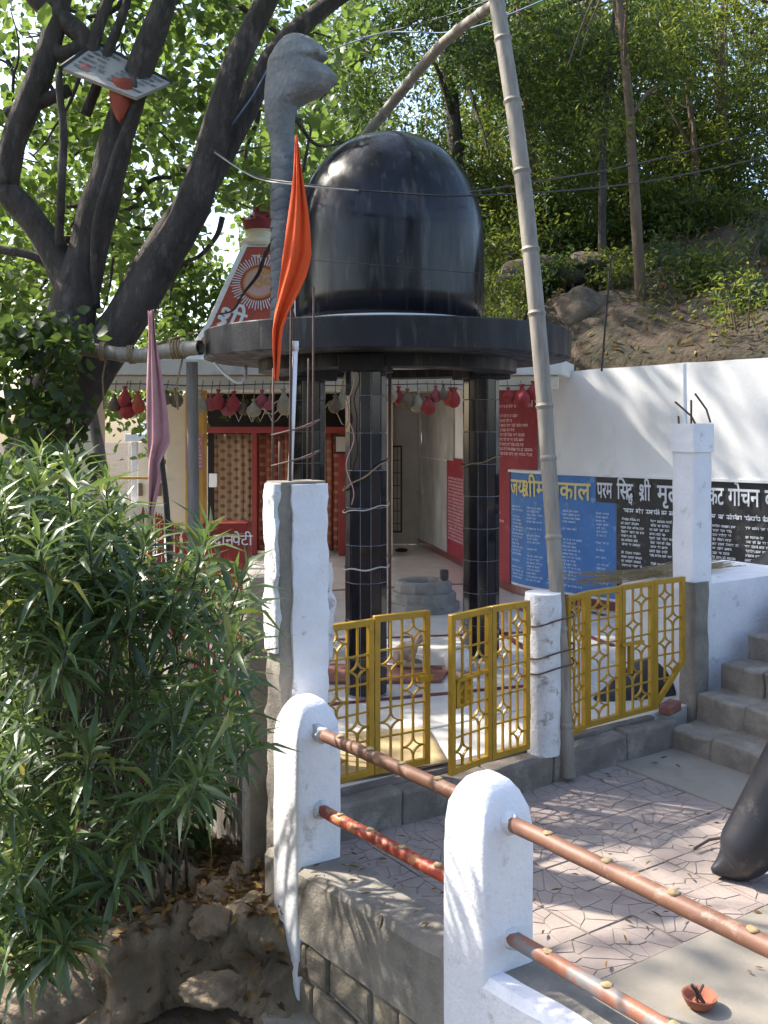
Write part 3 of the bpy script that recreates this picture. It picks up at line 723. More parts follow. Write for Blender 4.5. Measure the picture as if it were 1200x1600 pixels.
# far white building seen through the porch
fb = thing('far_building', 'small sunlit white building seen far through the shrine porch', 'building', (-6.2, 23, 0))
def fbx(nm, m, x0, y0, x1, y1, d0=23., dep=.3):
    p = P(x0, y1, d0); q = P(x1, y0, d0); b = B(); b.box(((p.x + q.x) / 2, d0 + dep / 2, (p.z + q.z) / 2), (q.x - p.x, dep, q.z - p.z)); return b.build(nm, m, fb, bevel=.01)
fbx('roof_slab', white, 195, 678, 300, 690, 22.6, 3)
fbx('wall', cream, 200, 690.5, 300, 900, 24.2)
for x in (205, 233, 270): fbx('column', white, x, 690.5, x + 9, 880, 22.8, .14)
fbx('railing', ochre, 160, 745, 290, 749, 22.6, .05)
fbx('low_wall', cream, 160, 790, 300, 860, 22.6)
for x in (215, 245, 262): fbx('hanging_picture', clothc['brown'], x, 755, x + 7, 775, 24.1, .05)
b = B(); p = P(240, 678, 23.6); b.lathe([(.42, 0), (.3, .6), (.14, 1.15), (.03, 1.5)], p, 4, .78); b.build('pinnacle', white, fb)

# ================================================================== DOMED PAVILION
DC = Vector((.03, 8.67, 0))
pav = thing('domed_pavilion', 'black glossy dome on a round black slab held by three tiled columns', 'pavilion', DC)
cols_xy = [Vector((-.14, 7.75, 0)), Vector((.88, 9.0, 0)), Vector((-.71, 9.26, 0))]
NT, RC = 12, .155
tw, th_ = 2 * RC * math.tan(math.pi / NT) - .006, .283
tme = B().box((0, 0, 0), (tw, .012, th_)).mesh('tile', tilem, bevel=.002, seg=1)
for c in cols_xy:
    b = B(); b.lathe([(RC + .004, -.05), (RC + .004, 2.62)], c, NT, math.pi / NT); co = b.build('column', groutw, pav)
    for r in range(9):
        for k in range(NT):
            a = k * 2 * math.pi / NT
            m4 = Matrix.Translation(c + Vector((math.cos(a) * RC, math.sin(a) * RC, .165 + r * .289))) @ Matrix.Rotation(a + math.pi / 2, 4, 'Z') @ Matrix.Rotation(random.uniform(-.012, .012), 4, 'X') @ Matrix.Rotation(random.uniform(-.012, .012), 4, 'Z')
            inst('tile', tme, m4, co)
b = B()
n = 72
def circ(r, z, c=DC, n=72): return [Vector((c.x + r * math.cos(k * 2 * math.pi / n), c.y + r * math.sin(k * 2 * math.pi / n), z)) for k in range(n)]
b.loft([circ(1.54, 2.655), circ(1.58, 2.67), circ(1.58, 2.885), circ(1.57, 2.895), circ(.5, 2.9)]); b.build('slab', blackm, pav, smooth=35)
b = B(); b.loft([circ(.835, 2.86), circ(.832, 2.992), circ(.8, 2.996)]); b.build('plinth_ring', wall_white, pav, smooth=35)
b = B()
rings = [circ(1.12, 2.555), circ(1.12, 2.66), circ(.76, 2.66), circ(.76, 2.555), circ(1.12, 2.555)]
b.loft(rings, False); b.build('ring_beam', blackm, pav, smooth=35)
b = B(); b.loft([circ(.78, 2.63), circ(.78, 2.652)]); b.build('ceiling', ceilm, pav)
for c in cols_xy:
    d = (c - DC).normalized(); b = B(); b.box(c + Vector((0, 0, 2.585)) , (.42, .36, .14), math.atan2(d.y, d.x)); b.build('capital', blackm, pav, bevel=.012)
prof = [(.815, 2.93), (.82, 3.2), (.822, 3.5), (.82, 3.72)]
for k in range(1, 19):
    t = k / 18 * math.pi / 2; prof.append((max(.82 * math.cos(t) ** .92, .004), 3.72 + .92 * math.sin(t)))
b = B(); rings = []
for r, z in prof:
    rings.append([Vector((DC.x + .02 + (r + .006 * noise.noise(Vector((math.cos(k * .0873) * 2, math.sin(k * .0873) * 2, z * 1.6)))) * math.cos(k * 2 * math.pi / 72), DC.y + (r + .006 * noise.noise(Vector((math.cos(k * .0873) * 2, math.sin(k * .0873) * 2, z * 1.6)))) * math.sin(k * 2 * math.pi / 72), z)) for k in range(72)])
b.loft(rings); b.build('dome', black, pav, smooth=True)
# cords wound round the columns
def loopcord(c, z, r, m, rad, nm, tilt=0, lab=None):
    b = B(); pts = [c + Vector((math.cos(t) * r, math.sin(t) * r, z + tilt * math.cos(t) + .008 * math.sin(5 * t))) for t in [i * 2 * math.pi / 40 for i in range(41)]]
    b.tube(pts, rad, 6); return tag(b.build(nm, m, smooth=True), lab, 'cord')
loopcord(cols_xy[0], 1.0, .178, palew, .006, 'tied_cord', .01, 'pale cord tied low round the nearest tiled column')
loopcord(cols_xy[0], 1.46, .18, palew, .005, 'tied_cord', .03, 'pale cord tied halfway up the nearest tiled column')
loopcord(cols_xy[0], 1.72, .18, rope, .006, 'tied_cord', .12, 'slanting rope tied above the middle of the nearest tiled column')
loopcord(cols_xy[1], 1.78, .178, rope, .006, 'tied_cord', .05, 'brown rope tied round the right tiled column')
b = B(); c = cols_xy[0]; pts = [c + Vector((-.12 + .03 * math.sin(i * .9), -.17 - .015 * math.sin(i * 1.3), 2.55 - i * .062)) for i in range(18)]
b.tube(smooth_path(pts, 3), .004, 6); tag(b.build('dangling_cord', pinkwire, smooth=True), 'pink cord dangling down the nearest tiled column', 'cord')
b = B(); pts = [c + Vector((-.15 - .02 * math.sin(i * .7), -.12 - .02 * math.sin(i), 2.53 - i * .05)) for i in range(10)]
b.tube(smooth_path(pts, 3), .005, 6); tag(b.build('tan_cord', rope, smooth=True), 'tan cord hanging from the top of the nearest tiled column', 'cord')
b = B(); b.tube([P(609, 1030, 8.3) , P(609, 585, 8.3)], .014, 8); tag(b.build('rusty_pipe', rust, smooth=True), 'thin brown vertical pipe just behind the nearest tiled column', 'pipe')

# ================================================================== NAGA SCULPTURE
ng = thing('cobra_sculpture', 'tall grey scaled cobra statue with open hood left of the black dome', 'statue', P(441, 505, 8.75))
NY = 8.75; sc_ = NY / F
def ringel(px, py, ang, rp, rd_, n=22):
    c = P(px, py, NY); t = Vector((math.cos(ang), 0, math.sin(ang))); nn = Vector((-t.z, 0, t.x))
    return [c + nn * (rp * sc_ * math.cos(k * 2 * math.pi / n)) + Vector((0, 1, 0)) * (rd_ * sc_ * math.sin(k * 2 * math.pi / n)) for k in range(n)]
def scalesmat(name, sc, base, base2):
    m = mat(name, base, base2, 5, .75, 0, c3=(.34, .335, .32), s3=6, t3=(.52, .7)); n = m.node_tree.nodes; k = m.node_tree.links; p = n['Principled BSDF']
    g = n.new('ShaderNodeNewGeometry'); mp = n.new('ShaderNodeMapping'); mp.inputs['Scale'].default_value = sc; k.new(g.outputs['Position'], mp.inputs[0])
    v = n.new('ShaderNodeTexVoronoi'); v.inputs['Scale'].default_value = 1; k.new(mp.outputs[0], v.inputs[0])
    b = n.new('ShaderNodeBump'); b.invert = True; b.inputs['Strength'].default_value = .55; b.inputs['Distance'].default_value = .015; k.new(v.outputs['Distance'], b.inputs['Height'])
    k.new(b.outputs[0], p.inputs['Normal']); return m
scm = scalesmat('scaled cement', (34, 34, 22), (.24, .245, .25), (.17, .175, .185))
SL = np.array([(53, 459, 466, 3), (55, 450, 474, 10), (59, 443, 485, 17), (66, 436, 496, 24), (75, 429, 505, 28), (85, 424, 511, 31), (90, 420.5, 514, 33), (93, 419.5, 511, 33), (97, 418, 497, 33), (100, 417.5, 499, 33), (104, 417, 513, 34), (112, 416, 521, 35), (122, 415, 528, 36), (130, 414, 525, 36), (140, 413, 516, 36), (148, 413, 505, 35), (155, 412.5, 490, 34),
               (161, 413, 476, 33), (169, 413, 466, 31), (182, 413.5, 462, 28), (200, 417, 460, 24), (215, 421, 460, 20), (240, 423, 460, 19), (300, 424, 460, 18), (510, 424, 458, 18)], float)
b = B(); rings = []
for y in np.concatenate([np.linspace(53, 60, 8), np.linspace(61, 220, 100), np.linspace(222, 510, 20)]):
    xl, xr, dp = [float(np.interp(y, SL[:, 0], SL[:, k])) for k in (1, 2, 3)]
    cx_, hw = (xl + xr) / 2, (xr - xl) / 2; ring = []
    for k in range(28):
        a = k * 2 * math.pi / 28; ring.append(P(cx_ + hw * math.cos(a), float(y), NY) + Vector((0, dp * sc_ * math.sin(a) * (1 - .25 * max(0, math.cos(a)) ** 2), 0)))
    rings.append(ring)
b.loft(rings[::-1]); hb = b.build('hood', scm, ng, smooth=True)
for sd in (-1,):
    b = B(); b.lathe([(.03, -.012), (.026, .006), (.012, .014), (.001, .016)], (0, 0, 0), 14); m4 = Matrix.Translation(P(496, 88, NY) + Vector((0, -.135, 0))) @ Matrix.Rotation(math.pi / 2, 4, 'X'); b.v = [tuple(m4 @ Vector(v)) for v in b.v]; b.build('eye', greyst, ng, smooth=True)
b = B(); b.tube([P(508, 104, NY - .02), P(540, 92, NY), P(548, 88, NY)], [.008, .005, .002], 6); b.build('tongue', greyst, ng, smooth=True)
# overlapping belly plates on the neck
for k in range(17):
    y = 500 - k * 15.5; b = B()
    rings = []
    for t, g in ((0, 1.3), (.25, 1.7), (.8, .6), (1, .2)):
        yy = y - t * 15.5; c = P(441, yy, NY); r = (17.2 + g) * sc_; ring = []
        for j in range(20):
            a = j * 2 * math.pi / 20; ring.append(c + Vector((math.cos(a) * r, math.sin(a) * r, .014 * math.sin(a * 3 + k))))
        rings.append(ring)
    b.loft(rings, False); b.build('neck_plate', greyst, ng, smooth=40)

# black tapering snake bodies of painted concrete
b = B(); pts = smooth_path([L(2.1, .30, -.02), L(2.5, .55, .02), L(3.1, .95, .3), L(3.75, 1.4, .62), L(4.6, 1.9, 1.0), L(5.6, 2.4, 1.2)], 5)
pts = [P(895, 1150, 7.3), P(930, 1118, 7.6), P(1010, 1085, 7.95), P(1100, 1030, 8.5), P(1210, 930, 9.2), P(1330, 850, 9.8)]
b.tube(smooth_path(pts, 5), interp([.03, .1, .26, .33, .36, .36], 5), 20); tag(b.build('sloping_serpent', tailm, smooth=True), 'black sloping serpent body behind the right yellow gate, rising to the right', 'statue')
b = B(); pts = [P(1112, 1360, 5.1), P(1127, 1356, 5.1), P(1147, 1346, 5.1), P(1167, 1325, 5.08), P(1202, 1272, 5.07), P(1262, 1165, 5.05), P(1330, 1040, 5.0), P(1420, 880, 5.0)]
b.tube(smooth_path(pts, 6), interp([.012, .05, .105, .142, .16, .175, .19, .2], 6), 24); tag(b.build('serpent_tail', tailm, smooth=True), 'glossy black tapered tail end resting on the paving at the right edge', 'statue')

# ================================================================== PILLARS, POSTS, RAILS
def roughbox(b, a0, a1, b0, b1, z0, z1, nz=10, amp=.012, fq=7):
    rings = []
    for i in range(nz + 1):
        z = z0 + (z1 - z0) * i / nz; pts = []
        for (u0, v0), (u1, v1) in (((a0, b0), (a1, b0)), ((a1, b0), (a1, b1)), ((a1, b1), (a0, b1)), ((a0, b1), (a0, b0))):
            for t in (0.06, .3, .55, .8, .95):
                p = L(u0 + (u1 - u0) * t, v0 + (v1 - v0) * t, z); q = p * fq
                p += Vector((noise.noise(q), noise.noise(q + Vector((9, 2, 3))), 0)) * amp; pts.append(p)
        rings.append(pts)
    b.loft(rings); return b
tp = thing('tall_white_pillar', 'tall crumbling whitewashed pillar with bare reinforcement rods at the left gate', 'pillar', L(-.157, -.03, -.9))
b = B(); roughbox(b, -.30, -.02, -.09, .09, -.9, 1.79, 50, .022, 11); b.build('cement_core', cement, tp, smooth=50)
b = B(); roughbox(b, -.235, -.012, -.115, -.02, 0.32, 1.775, 40, .013, 11); b.build('whitewash_face', pillar_white, tp, smooth=50)
b = B(); roughbox(b, -.325, -.19, -.075, .08, .85, 1.78, 26, .02, 12); b.build('side_whitewash', dirty_white, tp, smooth=50)
b = B(); roughbox(b, -.24, .03, -.14, -.01, -.2, .40, 26, .03, 9); b.build('white_bulge', dirty_white, tp, smooth=50)
b = B(); roughbox(b, -.03, .06, -.06, .05, .78, 1.32, 22, .035, 13); b.build('cement_lump', dirty_white, tp, smooth=50)
def rod(px, y0, y1, Y, r=.007, dx=0):
    b = B(); b.tube([P(px, y0, Y), P(px + dx * .5, (y0 + y1) / 2, Y), P(px + dx, y1, Y)], r, 6); return b.build('reinforcement_rod', rust, tp, smooth=True)
rod(426, 755, 575, 5.62, .006, 1); rod(489, 755, 448, 5.66, .006, 1); rod(437, 750, 690, 5.72); rod(480, 748, 560, 5.75, .005, 2)
rod(453, 760, 405, 5.55, .008, 3)
for yy, q in ((680, 0), (728, 1)):
    b = B(); b.tube([P(424, yy, 5.58), P(452, yy - 7, 5.5), P(484, yy - 14, 5.6), P(500, yy - 24, 5.68), P(470, yy - 12, 5.74), P(426, yy, 5.6)], .005, 5); b.build('tie_wire', rust, tp)
# PVC pipe, flag
b = B(); b.tube([P(453, 752, 5.57), P(458, 640, 5.56), P(462, 535, 5.56)], .014, 10).tube([P(461.7, 548, 5.56), P(462, 533, 5.56)], .0175, 10); tag(b.build('plastic_pipe', pvc, smooth=True), 'thin white plastic pipe standing in the tall pillar among the rods', 'pipe')
def flag(name, rows, Y, m, amp, label, ny=40, nx=16, ph=0):
    a = np.array(rows, float); t = np.linspace(0, 1, len(a)); tt = np.linspace(0, 1, ny); vs = []; fs = []
    for j, q in enumerate(tt):
        y = np.interp(q, t, a[:, 0]); x0 = np.interp(q, t, a[:, 1]); x1 = np.interp(q, t, a[:, 2])
        for i in range(nx + 1):
            s = i / nx; p = P(x0 + (x1 - x0) * s, y + 6 * math.sin(s * 5 + q * 3) * min(1, (x1 - x0) / 30), Y)
            p.y += amp * math.sin(s * 9 + q * 4 + ph) * (.3 + .7 * q) + amp * .4 * math.sin(s * 17 + q * 11); vs.append(p)
    for j in range(ny - 1):
        for i in range(nx): fs.append((j * (nx + 1) + i, j * (nx + 1) + i + 1, (j + 1) * (nx + 1) + i + 1, (j + 1) * (nx + 1) + i))
    b = B(); b.add(vs, fs); o = b.build(name, m, smooth=True); md = o.modifiers.new('t', 'SOLIDIFY'); md.thickness = .004
    return tag(o, label, 'flag')
of = flag('orange_flag', [(212, 461, 465), (250, 459, 469), (300, 455, 476), (350, 448, 484), (400, 441, 487), (430, 437, 480), (460, 433, 466), (490, 429, 450), (515, 426, 441), (545, 427, 438), (572, 429, 436), (596, 431, 433)], 5.5, orange, .03, 'bright orange pennant hanging from a rod on the tall white pillar')
# railing posts
def rail_post(name, b_, label, ztop, zbot, hs=.135):
    t = thing(name, label, 'railing post', L(-.29, b_, zbot), 'white railing posts')
    bb = B(); rings = []
    for s, z in ((1.0, zbot - .75), (1.0, zbot - .4), (1.0, zbot), (1.0, zbot + .3), (1.0, ztop - .45), (1.0, ztop - .3), (.98, ztop - .2), (.9, ztop - .12), (.74, ztop - .055), (.52, ztop - .018), (.3, ztop), (.05, ztop + .003)):
        ring = []
        for k in range(24):
            ang = k * 2 * math.pi / 24 + math.pi / 24; c, d = math.cos(ang), math.sin(ang); e = 2 / 11 if s > .8 else 2 / 6
            x = math.copysign(abs(c) ** e, c) * hs * s; y = math.copysign(abs(d) ** e, d) * hs * s
            p = L(-.29 + x, b_ + y, z); q = p * 8; p += Vector((noise.noise(q), noise.noise(q + Vector((4, 4, 4))), noise.noise(q + Vector((8, 1, 4))))) * .007
            ring.append(p)
        rings.append(ring)
    bb.loft(rings); bb.build('post_shaft', white, t, smooth=60)
    return t
rail_post('railing_post', -.355, 'farthest white railing post, beside the tall pillar', .68, -.2)
rail_post('railing_post', -1.82, 'foreground white railing post with a rounded peak, in the middle', .70, -.3)
rail_post('railing_post', -3.37, 'white railing post cut off by the right edge of the photo', .72, -.3)
def rail(b0, b1, z0, z1, m, label, r=.031):
    t = thing('railing_pipe', label, 'railing pipe', L(-.29, b0, z0), 'railing pipes')
    bb = B(); n = 12; bb.tube([L(-.29, b0 + (b1 - b0) * i / n, z0 + (z1 - z0) * i / n + .004 * noise.noise(Vector((i * .7, b0, z0)))) for i in range(n + 1)], r, 16); bb.build('pipe', m, t, smooth=True)
    for i in range(4):
        s = (i + .8) / 4.6; bb = B(); bb.lathe([(.014, -.012), (.022, 0), (.016, .004), (.003, .005)], L(-.29, b0 + (b1 - b0) * s, z0 + (z1 - z0) * s + r), 10); bb.build('weld_lump', straw, t, smooth=True, rough=.006, rs=60)
    bb = B(); bb.lathe([(.048, -.03), (.043, 0), (.037, .025), (.03, .035)], (0, 0, 0), 12)
    m4 = Matrix.Translation(L(-.29, b0 - .02 if b1 < b0 else b0, z0)) @ Matrix.Rotation(TH, 4, 'Z') @ Matrix.Rotation(math.pi / 2, 4, 'X')
    bb.v = [tuple(m4 @ Vector(v)) for v in bb.v]; bb.build('plaster_collar', dirty_white, t, smooth=True, rough=.022, rs=32)
rail(-.48, -1.7, .52, .56, redox, 'upper reddish brown pipe between the two nearest full railing posts')
rail(-.48, -1.7, .13, .19, redrust, 'lower flaking red pipe between the far post and the foreground post')
rail(-1.93, -3.28, .545, .56, redox, 'upper brown pipe running from the foreground post to the right edge')
rail(-1.93, -3.28, .10, .14, greyrail, 'lower half grey half red pipe right of the foreground post')
# round post beside the bamboo
b = B(); rings = []
for i in range(15):
    z = -.05 + 1.05 * i / 14; r = .118 + .012 * noise.noise(Vector((z * 4, 1, 1)))
    rings.append([L(1.66, -.07, z) + Vector((math.cos(k * .3927) * (r + .008 * noise.noise(Vector((k, z * 6, 2)))), math.sin(k * .3927) * (r + .008 * noise.noise(Vector((k, z * 6, 2)))), 0)) for k in range(16)])
b.loft(rings); tag(b.build('round_gate_post', dirty_white, smooth=50), 'round pitted white gate post tied to the bamboo pole', 'post')
# right pillar with cap, and the white block behind it
rp = thing('right_white_pillar', 'square whitewashed pillar with a thicker cap and bent rods by the steps', 'pillar', L(3.336, .07, 0))
b = B(); roughbox(b, 3.23, 3.44, -.04, .17, .86, 2.1, 12, .006, 6); b.build('pillar_shaft', white, rp, smooth=50)
b = B(); roughbox(b, 3.225, 3.38, -.06, .1, -.22, .92, 12, .012, 8); b.build('cement_foot', cement, rp, smooth=50)
b = B(); roughbox(b, 3.215, 3.455, -.055, .185, 1.9, 2.115, 4, .005, 6); b.build('pillar_cap', white, rp, smooth=50)
for pts in ([P(1088, 665, 7.6), P(1080, 650, 7.6), P(1055, 628, 7.55)], [P(1110, 660, 7.6), P(1104, 640, 7.6), P(1086, 615, 7.6)], [P(1080, 665, 7.62), P(1080, 625, 7.62)], [P(1061, 665, 7.6), P(1060, 650, 7.6)]):
    b = B(); b.tube(pts, .008, 6); b.build('bent_rod', rust, rp)
b = B(); b.tube([P(1071, 662, 7.65), P(1070, 568, 7.65)], .013, 8); b.build('grey_tube', pvc, rp)
b = B(); roughbox(b, 3.38, 4.75, .02, .86, -.1, .88, 10, .012, 4); tag(b.build('white_plinth', white, smooth=50), 'big whitewashed block beside the steps, straw lying on top', 'plinth')
b = B(); b.add([L(4.3, -.16, .3), L(6, -.16, .3), L(6, -.16, 1.2), L(4.3, -.16, .52), L(4.3, .015, .3), L(6, .015, .3), L(6, .015, 1.2), L(4.3, .015, .52)], [(0,1,2,3),(4,7,6,5),(0,4,5,1),(1,5,6,2),(2,6,7,3),(3,7,4,0)])
tag(b.build('sloping_white_parapet', white, bevel=.02), 'sloping white parapet climbing beside the steps at the right edge', 'parapet')
b = B()
for k in range(130):
    p = L(random.uniform(3.3, 3.5), random.uniform(.35, .6), .9 + random.uniform(0, .05)); 
    q = p + U * random.uniform(.5, .95) * random.choice([-1, 1]) + V * random.uniform(-.12, .12) + Vector((0, 0, random.uniform(-.012, .02)))
    b.tube([p, q], .003, 3)
tag(b.build('straw_bundle', straw), 'bundle of dry straw sticks on the white block', 'straw', kind=None)
b = B(); b.box((0, 0, 0), (.2, .1, .08)); m4 = Matrix.Translation(L(2.98, -.02, .02)) @ Matrix.Rotation(TH + .3, 4, 'Z'); b.v = [tuple(m4 @ Vector(v)) for v in b.v]
tag(b.build('loose_brick', brick, bevel=.015, rough=.008, rs=15), 'loose red brick lying under the slanted gate corner', 'brick')

# ================================================================== YELLOW GATES
def leaf(gate, p0, p1, z0, z1, ncol, first, cut=0, lock=False):
    d = (p1 - p0); W = d.length; d.normalize(); nn = Vector((-d.y, d.x, 0)); Hh = z1 - z0; fw = .038
    def Q(x, z, o=0): return p0 + d * x + nn * o + Vector((0, 0, z0 + z))
    def bar(b, x0, z0_, x1, z1_, w, t):
        A = Q(x0, z0_); C = Q(x1, z1_); ax = (C - A).normalized(); sd = nn.cross(ax)
        vs = [A + sd * s * w / 2 + nn * o * t / 2 for s in (-1, 1) for o in (-1, 1)] + [C + sd * s * w / 2 + nn * o * t / 2 for s in (-1, 1) for o in (-1, 1)]
        b.add(vs, [(0,1,3,2),(4,6,7,5),(0,4,5,1),(1,5,7,3),(3,7,6,2),(2,6,4,0)])
    fr = B(); e = .002
    if not cut:
        bar(fr, fw / 2, 0, fw / 2, Hh, fw, .034); bar(fr, W - fw / 2, 0, W - fw / 2, Hh, fw, .034); bar(fr, fw - e, fw / 2, W - fw + e, fw / 2, fw, .032); bar(fr, fw - e, Hh - fw / 2, W - fw + e, Hh - fw / 2, fw, .032)
    else:
        bar(fr, fw / 2, 0, fw / 2, Hh, fw, .034); bar(fr, W - fw / 2, cut, W - fw / 2, Hh, fw, .034); bar(fr, fw - e, Hh - fw / 2, W - fw + e, Hh - fw / 2, fw, .032); bar(fr, fw * .6, fw * .6, W - fw * .4, cut + .02, fw, .031)
    frame = fr.build('gate_leaf', yel, gate, bevel=.003, seg=1)
    iw = W - 2 * fw; cw = iw / ncol; ih = Hh - 2 * fw; rh = ih / 5
    def low(x): return max(fw, cut * (x / W)) if cut else fw
    for r in range(1, 5):
        z = fw + r * rh; x1 = W - fw
        if cut and z < cut: x1 = min(x1, W * z / cut)
        if x1 - fw < .05: continue
        b = B(); bar(b, fw - e, z, x1 + e, z, .011, .009); b.build('cross_bar', yel, frame)
    stars = {}
    for r in range(5):
        k = (first if r % 2 == 0 else (ncol - first)); stars[r] = k
    sh_ = rh * .36
    for k in range(1, ncol):
        x = fw + k * cw; segs = [low(x)]; 
        for r in range(5):
            if stars[4 - r] == k:
                zc = fw + (r + .5) * rh; segs += [zc - sh_, zc + sh_]
        segs.append(Hh - fw)
        for i in range(0, len(segs), 2):
            if segs[i + 1] - segs[i] > .02:
                b = B(); bar(b, x, segs[i] - e, x, segs[i + 1] + e, .012, .014); b.build('upright_bar', yel, frame)
    for r in range(5):
        k = stars[4 - r]; x = fw + k * cw; zc = fw + (r + .5) * rh
        if cut and zc - sh_ < low(x): continue
        b = B()
        for sx in (-1, 1):
            for sz in (-1, 1):
                pts = [(x + sx * (cw - .004) * (1 - math.cos(t)), zc + sz * sh_ * (1 - math.sin(t))) for t in [i / 7 * math.pi / 2 for i in range(8)]]
                for i in range(7): bar(b, *pts[i], *pts[i + 1], .009, .016)
        b.build('star_ornament', yel, frame)
    if lock:
        b = B(); bar(b, W * .12, Hh * .58, W * .92, Hh * .58 + .01, .016, .05); b.build('bolt', yel, frame)
        b = B(); bar(b, W * .15, Hh * .42, W * .15, Hh * .57, .03, .04); bar(b, W * .32, Hh * .42, W * .32, Hh * .57, .022, .04); bar(b, W * .47, Hh * .42, W * .47, Hh * .57, .022, .04); bar(b, W * .15, Hh * .49, W * .3, Hh * .54, .02, .03); bar(b, W * .12, Hh * .42, W * .5, Hh * .425, .014, .03); b.build('lock_plate', yel, frame)
    return frame
def hinge(gate, p, z):
    b = B(); b.lathe([(.014, -.05), (.014, .05)], p + Vector((0, 0, z)), 10); b.build('hinge', yel, gate, smooth=40)
g1 = thing('folding_gate', 'left yellow folding gate of two leaves between tall pillar and opening', 'gate', L(.38, 0, .02), 'yellow grille gates')
p0, p1, p2 = L(0.0, .0), L(.375, .02), L(.77, -.01)
leaf(g1, p0, p1, .03, .955, 4, 1); f2 = leaf(g1, p1 + (p2 - p1).normalized() * .006, p2, .03, .97, 4, 3); hinge(g1, p1, .3); hinge(g1, p1, .75)
b = B(); b.box(p2 + Vector((-.03, -.03, .56)), (.1, .04, .035), TH); b.build('latch', yel, g1)
g2 = thing('folding_gate', 'middle yellow folding gate with lock, swung slightly towards the viewer', 'gate', L(1.1, 0, .02), 'yellow grille gates')
q0, q1, q2 = P(703, 1215, 5.92), P(766, 1192, 6.2), P(826, 1172, 6.42); q0.z = q1.z = q2.z = 0
leaf(g2, q0, q1, .01, .97, 4, 1, 0, True); leaf(g2, q1 + (q2 - q1).normalized() * .006, q2, .01, .97, 4, 3); hinge(g2, q1, .3); hinge(g2, q1, .75); hinge(g2, q2, .25); hinge(g2, q2, .8)
g3 = thing('folding_gate', 'right yellow folding gate of four leaves with a slanted lower corner', 'gate', L(2.4, 0, .02), 'yellow grille gates')
r0, r1, r2, r3, r4 = [Vector(v) for v in ((1.215, 6.60, 0), (1.39, 6.83, 0), (1.68, 7.05, 0), (1.97, 7.27, 0), (2.25, 7.44, 0))]
leaf(g3, r0, r1, .02, .96, 3, 1); leaf(g3, r1, r2, .02, .96, 3, 1); leaf(g3, r2 + U * .004, r3, .02, .965, 3, 2, 0, False); leaf(g3, r3 + U * .004, r4, .02, .97, 3, 1, .3)
for p in (r1, r3): hinge(g3, p, .3); hinge(g3, p, .75)
b = B(); b.box(r2 + U * .09 + Vector((.02, -.035, .55)), (.2, .03, .022), TH).box(r2 + U * .06 + Vector((.02, -.03, .44)), (.025, .03, .2), TH); b.build('bolt', yel, g3)

# ================================================================== INSIDE THE PRECINCT
wl = thing('stone_basin', 'round tiered grey stone basin behind the columns', 'basin', G(662, 972))
c = G(662, 955) + Vector((0, .15, 0))
b = B(); b.lathe([(.42, 0), (.42, .09), (.38, .1), (.38, .19), (.36, .2), (.36, .21)], c, 12); b.build('lower_tier', stgrey, wl, bevel=.012)
b = B(); b.lathe([(.33, .2), (.33, .31), (.3, .33), (.22, .33), (.2, .3), (.19, .24), (.0, .24)], c, 10); b.build('upper_tier', stgrey, wl, bevel=.012)
b = B(); b.lathe([(.04, 0), (.05, .03), (.05, .1), (.042, .12), (.02, .12)], c + Vector((.24, -.02, .331)), 12); tag(b.build('dark_pot', ash, smooth=40), 'small dark pot on the rim of the stone basin', 'pot')
b = B(); pp = [G(505, 1070), G(690, 1068), G(705, 1045), G(515, 1042)]; b.prism([p.xy for p in pp], .006, .03); tag(b.build('red_stone_slab', brick, bevel=.006), 'low reddish stone slab behind the left gate', 'slab')
b = B(); pp = [G(690, 1050), G(720, 1062), G(742, 1046), G(705, 1036)]; b.prism([p.xy for p in pp], .006, .05); tag(b.build('small_stone', idolm, bevel=.01), 'small pinkish stone on the floor between the gates', 'stone')
# small seated bull idol: one continuous body, with head, ears and hump
bp = G(638, 1046) + Vector((0, 0, .03))
b = B(); rings = []
for t, x, z, rx, rz in ((0, -.14, .07, .01, .015), (1, -.13, .08, .07, .07), (2, -.06, .1, .09, .1), (3, .02, .11, .085, .11), (4, .06, .16, .06, .09), (5, .09, .23, .045, .05), (6, .13, .25, .04, .038), (7, .17, .225, .028, .026), (8, .185, .215, .008, .008)):
    rings.append([bp + Vector((x, math.cos(k * .5236) * rx, z + math.sin(k * .5236) * rz)) for k in range(12)])
b.loft(rings); bi = b.build('seated_bull_idol', idolm, smooth=True); tag(bi, 'small brown and white seated bull idol behind the left gate', 'idol')
for s in (-1, 1):
    b = B(); b.tube([bp + Vector((.1, s * .03, .26)), bp + Vector((.1, s * .08, .29))], [.014, .004], 6); b.build('ear', idolm, bi, smooth=True)
    b = B(); b.tube([bp + Vector((-.05, s * .08, .05)), bp + Vector((.06, s * .1, .02)), bp + Vector((.12, s * .08, .015))], [.035, .025, .015], 8); b.build('leg', idolm, bi, smooth=True)
b = B(); b.lathe([(.02, 0), (.1, .03), (.13, .1), (.11, .19), (.07, .22), (.08, .24)], G(716, 1052), 20); tag(b.build('pale_round_pot', marble, smooth=True), 'pale round pot seen through the middle gate', 'pot')
b = B(); n = 14; vs = []; fs = []
A_, B_, C_, D_ = G(512, 1225), G(700, 1193), G(668, 1137), G(515, 1150)
for j in range(n + 1):
    for i in range(n + 1):
        p = (A_.lerp(B_, i / n)).lerp(D_.lerp(C_, i / n), j / n); p.z = .012 + .006 * noise.noise(p * 6); vs.append(p)
for j in range(n):
    for i in range(n): fs.append((j * (n + 1) + i, j * (n + 1) + i + 1, (j + 1) * (n + 1) + i + 1, (j + 1) * (n + 1) + i))
b.add(vs, fs); o = b.build('jute_mat', matm, smooth=True); md = o.modifiers.new('t', 'SOLIDIFY'); md.thickness = .006; tag(o, 'worn tan mat on the white floor behind the left gate', 'mat')
